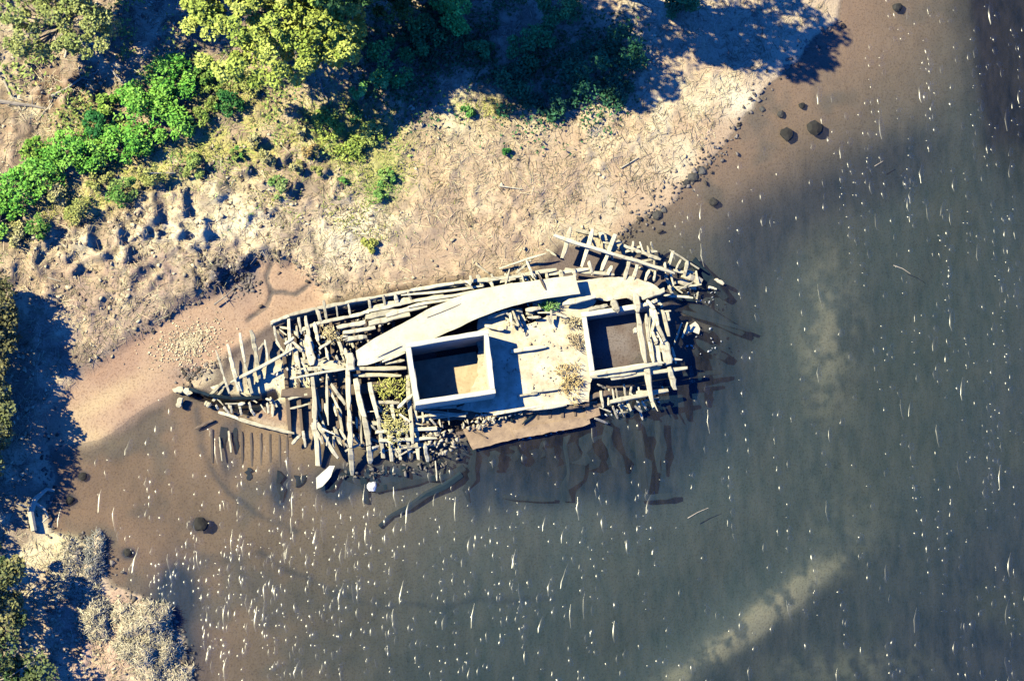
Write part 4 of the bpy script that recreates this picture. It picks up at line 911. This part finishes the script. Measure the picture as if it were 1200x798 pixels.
# ------------------------------------------------------------------ reed hummocks by the bottom left shore
def hummock(label, qx, qy, rxp, ryp, h, nst, ang=0, c=(0.56, 0.50, 0.36)):
    cw = P(qx, qy, h * .5); root = empty('reed_hummock', (cw.x, cw.y, 0)); tag(root, label, 'reed hummock', 'straw hummocks on the bottom left shore')
    rx, ry = rxp * M, ryp * M; nr, na = 14, 40; v = []; f = []
    cs, sn = math.cos(-math.radians(ang)), math.sin(-math.radians(ang))
    def surf(q, a):
        w_ = 1 + .2 * math.sin(2 * a + rx * 7) + .13 * math.sin(5 * a + ry * 9) + .06 * math.sin(11 * a)
        x_ = q * rx * w_ * math.cos(a); y_ = q * ry * w_ * math.sin(a)
        X_, Y_ = x_ * cs - y_ * sn, x_ * sn + y_ * cs
        z_ = h * (1 - q ** 3.2) - .15 * (q > .98) + .55 * h * (float(fbm(np.array([X_ + cw.x]), np.array([Y_ + cw.y]), .8, 5)[0]) - .5) * 2
        return (X_, Y_, z_)
    for i in range(nr + 1):
        for j in range(na): v.append(surf(i / nr, 6.2832 * j / na))
    for i in range(nr):
        for j in range(na): f.append((i * na + j, (i + 1) * na + j, (i + 1) * na + (j + 1) % na, i * na + (j + 1) % na))
    link('root_mat', mesh_np('root_mat', v, f, np.array([0.40, 0.32, 0.23]) * N.uniform(.8, 1.2, (len(v), 1)), True), M_straw, root)
    pos = np.array([surf(math.sqrt(R.random()), R.uniform(0, 6.28)) for _ in range(nst)])
    cc = np.array(c) * N.uniform(.3, 1.15, (nst, 1))
    vv, ff, c2 = straws(pos + np.array([0, 0, .02]), N.uniform(.14, .36, nst), N.uniform(.025, .06, nst), N.uniform(0, 6.28, nst), N.uniform(.0, .4, nst), cc)
    o_ = link('straw', mesh_np('straw', vv, ff, c2), M_straw, root); o_['kind'] = 'stuff'
hummock('narrow straw hummock topmost on the bottom left shore', 76, 672, 20, 42, .5, 1400)
hummock('grey weedy hummock at the water edge beside the narrow straw one', 108, 660, 16, 34, .35, 900, 0, (0.30, 0.30, 0.28))
hummock('middle straw hummock between the narrow one and the largest one', 108, 722, 27, 34, .7, 2000, 25)
hummock('largest straw hummock lowest on the bottom left shore', 168, 752, 46, 44, .8, 3600, 20)
hummock('flat straw hummock cut by the bottom edge', 190, 800, 36, 22, .4, 1200)

# ------------------------------------------------------------------ driftwood, branches, rocks
def branch(label, pts, wpx, m=M_drift, group=None, cat='branch', name='fallen_branch', twigs=0):
    ps = []
    for p in pts:
        q = P(p[0], p[1], .3); z = max(ground_z(q.x, q.y), 0.0) + (p[2] if len(p) > 2 else .06); ps.append(P(p[0], p[1], z))
    v = []; f = []; k = 7
    n_ = len(ps)
    for i, p in enumerate(ps):
        d = (ps[min(i + 1, n_ - 1)] - ps[max(i - 1, 0)]).normalized(); s = Vector((-d.y, d.x, 0)).normalized(); t = d.cross(s); r = wpx * M * .5 * (1 - .55 * i / max(1, n_ - 1)) * R.uniform(.85, 1.15)
        for j in range(k): v.append(tuple(p - ps[0] + s * (r * math.cos(6.2832 * j / k)) + t * (r * math.sin(6.2832 * j / k))))
    for i in range(n_ - 1):
        for j in range(k): f.append((i * k + j, i * k + (j + 1) % k, (i + 1) * k + (j + 1) % k, (i + 1) * k + j))
    me = bpy.data.meshes.new(name); me.from_pydata(v, [], f + [tuple(range(k))[::-1], tuple(range((n_ - 1) * k, n_ * k))]); me.update()
    if not twigs:
        o_ = link(name, me, m, None, ps[0]); return tag(o_, label, cat, group)
    root = empty(name, ps[0]); tag(root, label, cat, group); link('bough', me, m, root)
    for _ in range(twigs):
        i = R.randint(1, n_ - 1); a = ps[i] - ps[0]; b = a + Vector((R.uniform(-.8, .8), R.uniform(-.8, .8), R.uniform(0, .3)))
        link('twig', limb_mesh([(a, b, wpx * M * .2, .012)]), m, root)
    return root
G7 = 'fallen branches on the bank'
branch('long pale fallen branch across the brown litter at upper left', [(60, 113), (80, 103), (95, 92), (112, 86)], 4, group=G7, twigs=6)
branch('dark fallen branch near the left edge above the yellow grass', [(0, 119), (20, 122), (38, 124), (56, 128)], 6, M_bark, G7, twigs=5)
branch('pale branch with curved twigs under the olive tree', [(76, 68), (80, 50), (74, 20), (72, 5)], 3, group=G7, twigs=5)
branch('short pale branch lying right of the bright shade line', [(130, 82), (145, 98), (150, 112)], 3, group=G7, twigs=3)
branch('thin pale branch at the left edge below the olive tree', [(5, 95), (14, 115), (26, 130)], 3, group=G7, twigs=4)
branch('pale stick leaning on the square-shadow tussock', [(176, 203, 1.2), (205, 203, .4)], 1.6, group=G7)
branch('dark bent branch below the yellow-green tree foot', [(375, 92), (378, 105), (390, 130)], 2.5, M_bark, G7, twigs=3)
branch('thin pale stick pointing at the wreck rail', [(560, 311), (572, 320), (583, 328)], 3, group=G7)
branch('straight pale stick in the middle of the reed litter', [(585, 218), (612, 222)], 2.4, group=G7)
branch('pale stick on the litter near the waterside', [(728, 197), (748, 185)], 2.2, group=G7)
branch('dark spiked snag poking from the grey mud patch', [(251, 357, .3), (262, 349, .3), (275, 338, .1)], 2.4, M_bark, G7, twigs=3)
branch('pale sticks line across the shaded left bank', [(55, 325), (72, 330)], 2, group=G7)
G8 = 'sticks floating in the water'
branch('bent pale stick floating in open water right of the wreck', [(1047, 311), (1058, 315), (1067, 321)], 1.2, M_bark, group=G8, cat='stick', name='floating_stick')
branch('thin tan stick floating below the right end of the wreck', [(806, 607), (818, 600), (830, 595)], 1.2, M_bark, group=G8, cat='stick', name='floating_stick')
branch('short pale stick floating off the upper right shore', [(1025, 195), (1035, 189)], 1.3, M_bark, group=G8, cat='stick', name='floating_stick')
o = branch('dark waterlogged trunk lying under water below the wreck', [(541, 556, -.18), (522, 570, -.2), (500, 580, -.22), (478, 596, -.26), (460, 604, -.3), (445, 617, -.3)], 12, M_wood_reflect, None, 'log', 'sunken_log')
r_ = empty('driftwood', P(45, 600, .1)); tag(r_, 'pale gnarled driftwood stump curled at the left water edge', 'driftwood')
for name, pts, wd_ in (('trunk', [(40, 622), (36, 600), (42, 584), (55, 573), (64, 575)], 8), ('fork', [(42, 590), (52, 596), (56, 606), (50, 612)], 4), ('root', [(38, 598), (28, 592), (18, 590)], 3)):
    b_ = branch('x', [(a, c, .25) for a, c in pts], wd_, M_drift, None, 'x', name)
    for k_ in ('label', 'category'): del b_[k_]
    b_.parent = r_; b_.location = b_.location - r_.location
G9 = 'dark weedy rocks in the shallows'
for lab, a, b, r, c in (
    ('larger dark rock in the brown shallows off the upper right shore', 922, 157, 8, .06), ('flat dark rock just right of the larger one in the shallows', 955, 150, 9, .05),
    ('small rock above the larger pair in the shallows', 915, 134, 4.5, .1), ('round small rock nearest the bare sand point', 898, 82, 4, .1), ('grey rock under the tree shadow tip', 893, 128, 3.5, .16),
    ('dark rock at the top edge off the shore', 1052, 9, 6, .06), ('small dark rock below the sand point', 940, 124, 4, .05), ('low rock closest to the right shore corner', 836, 237, 5, .07),
    ('weedy rock at the wrack line above the wreck stern', 812, 208, 7, .14), ('second weedy rock at the wrack line', 822, 200, 6, .18), ('small rock left of the wrack line pair', 804, 214, 5, .10),
    ('rock in the brown shallows nearest the wreck ribs', 770, 252, 6, .12), ('grey rock beside the one nearest the wreck ribs', 778, 246, 4, .2),
    ('dark rock alone in brown water below the bow', 235, 614, 8, .04), ('small dark rock off the bottom left driftwood', 97, 558, 5, .05), ('tiny dark rock right of the driftwood stump', 82, 586, 5, .04),
    ('dark rock off the straw hummocks', 150, 647, 5, .05), ('pale block in the water under the fore ribs', 436, 570, 6, .6)):
    p = P(a, b, 0); o = link('rock', rock_mesh(r * M, hash((a, b)) % 1000, .5, (c * .5, c * .48, c * .45) if c < .5 else (c, c, c)), M_rock, None, (p.x, p.y, -.02)); tag(o, lab, 'rock', G9 if c < .5 else None)
o = slab('broken_slab', [(371, 573), (370, 560), (386, 546), (392, 546), (388, 558), (378, 570)], .35, .1, M_conc, r_, rag=1); o.parent = None; o.location = r_.location; tag(o, 'pale pointed slab fallen in the water below the fore ribs', 'slab')
o = slab('white_float', [(803, 392), (806, 382), (815, 377), (821, 385), (819, 391), (811, 388)], .25, .12, M_plate, r_, rag=1); o.parent = None; o.location = r_.location; tag(o, 'white curved wreck fragment floating off the stern beams', 'debris')
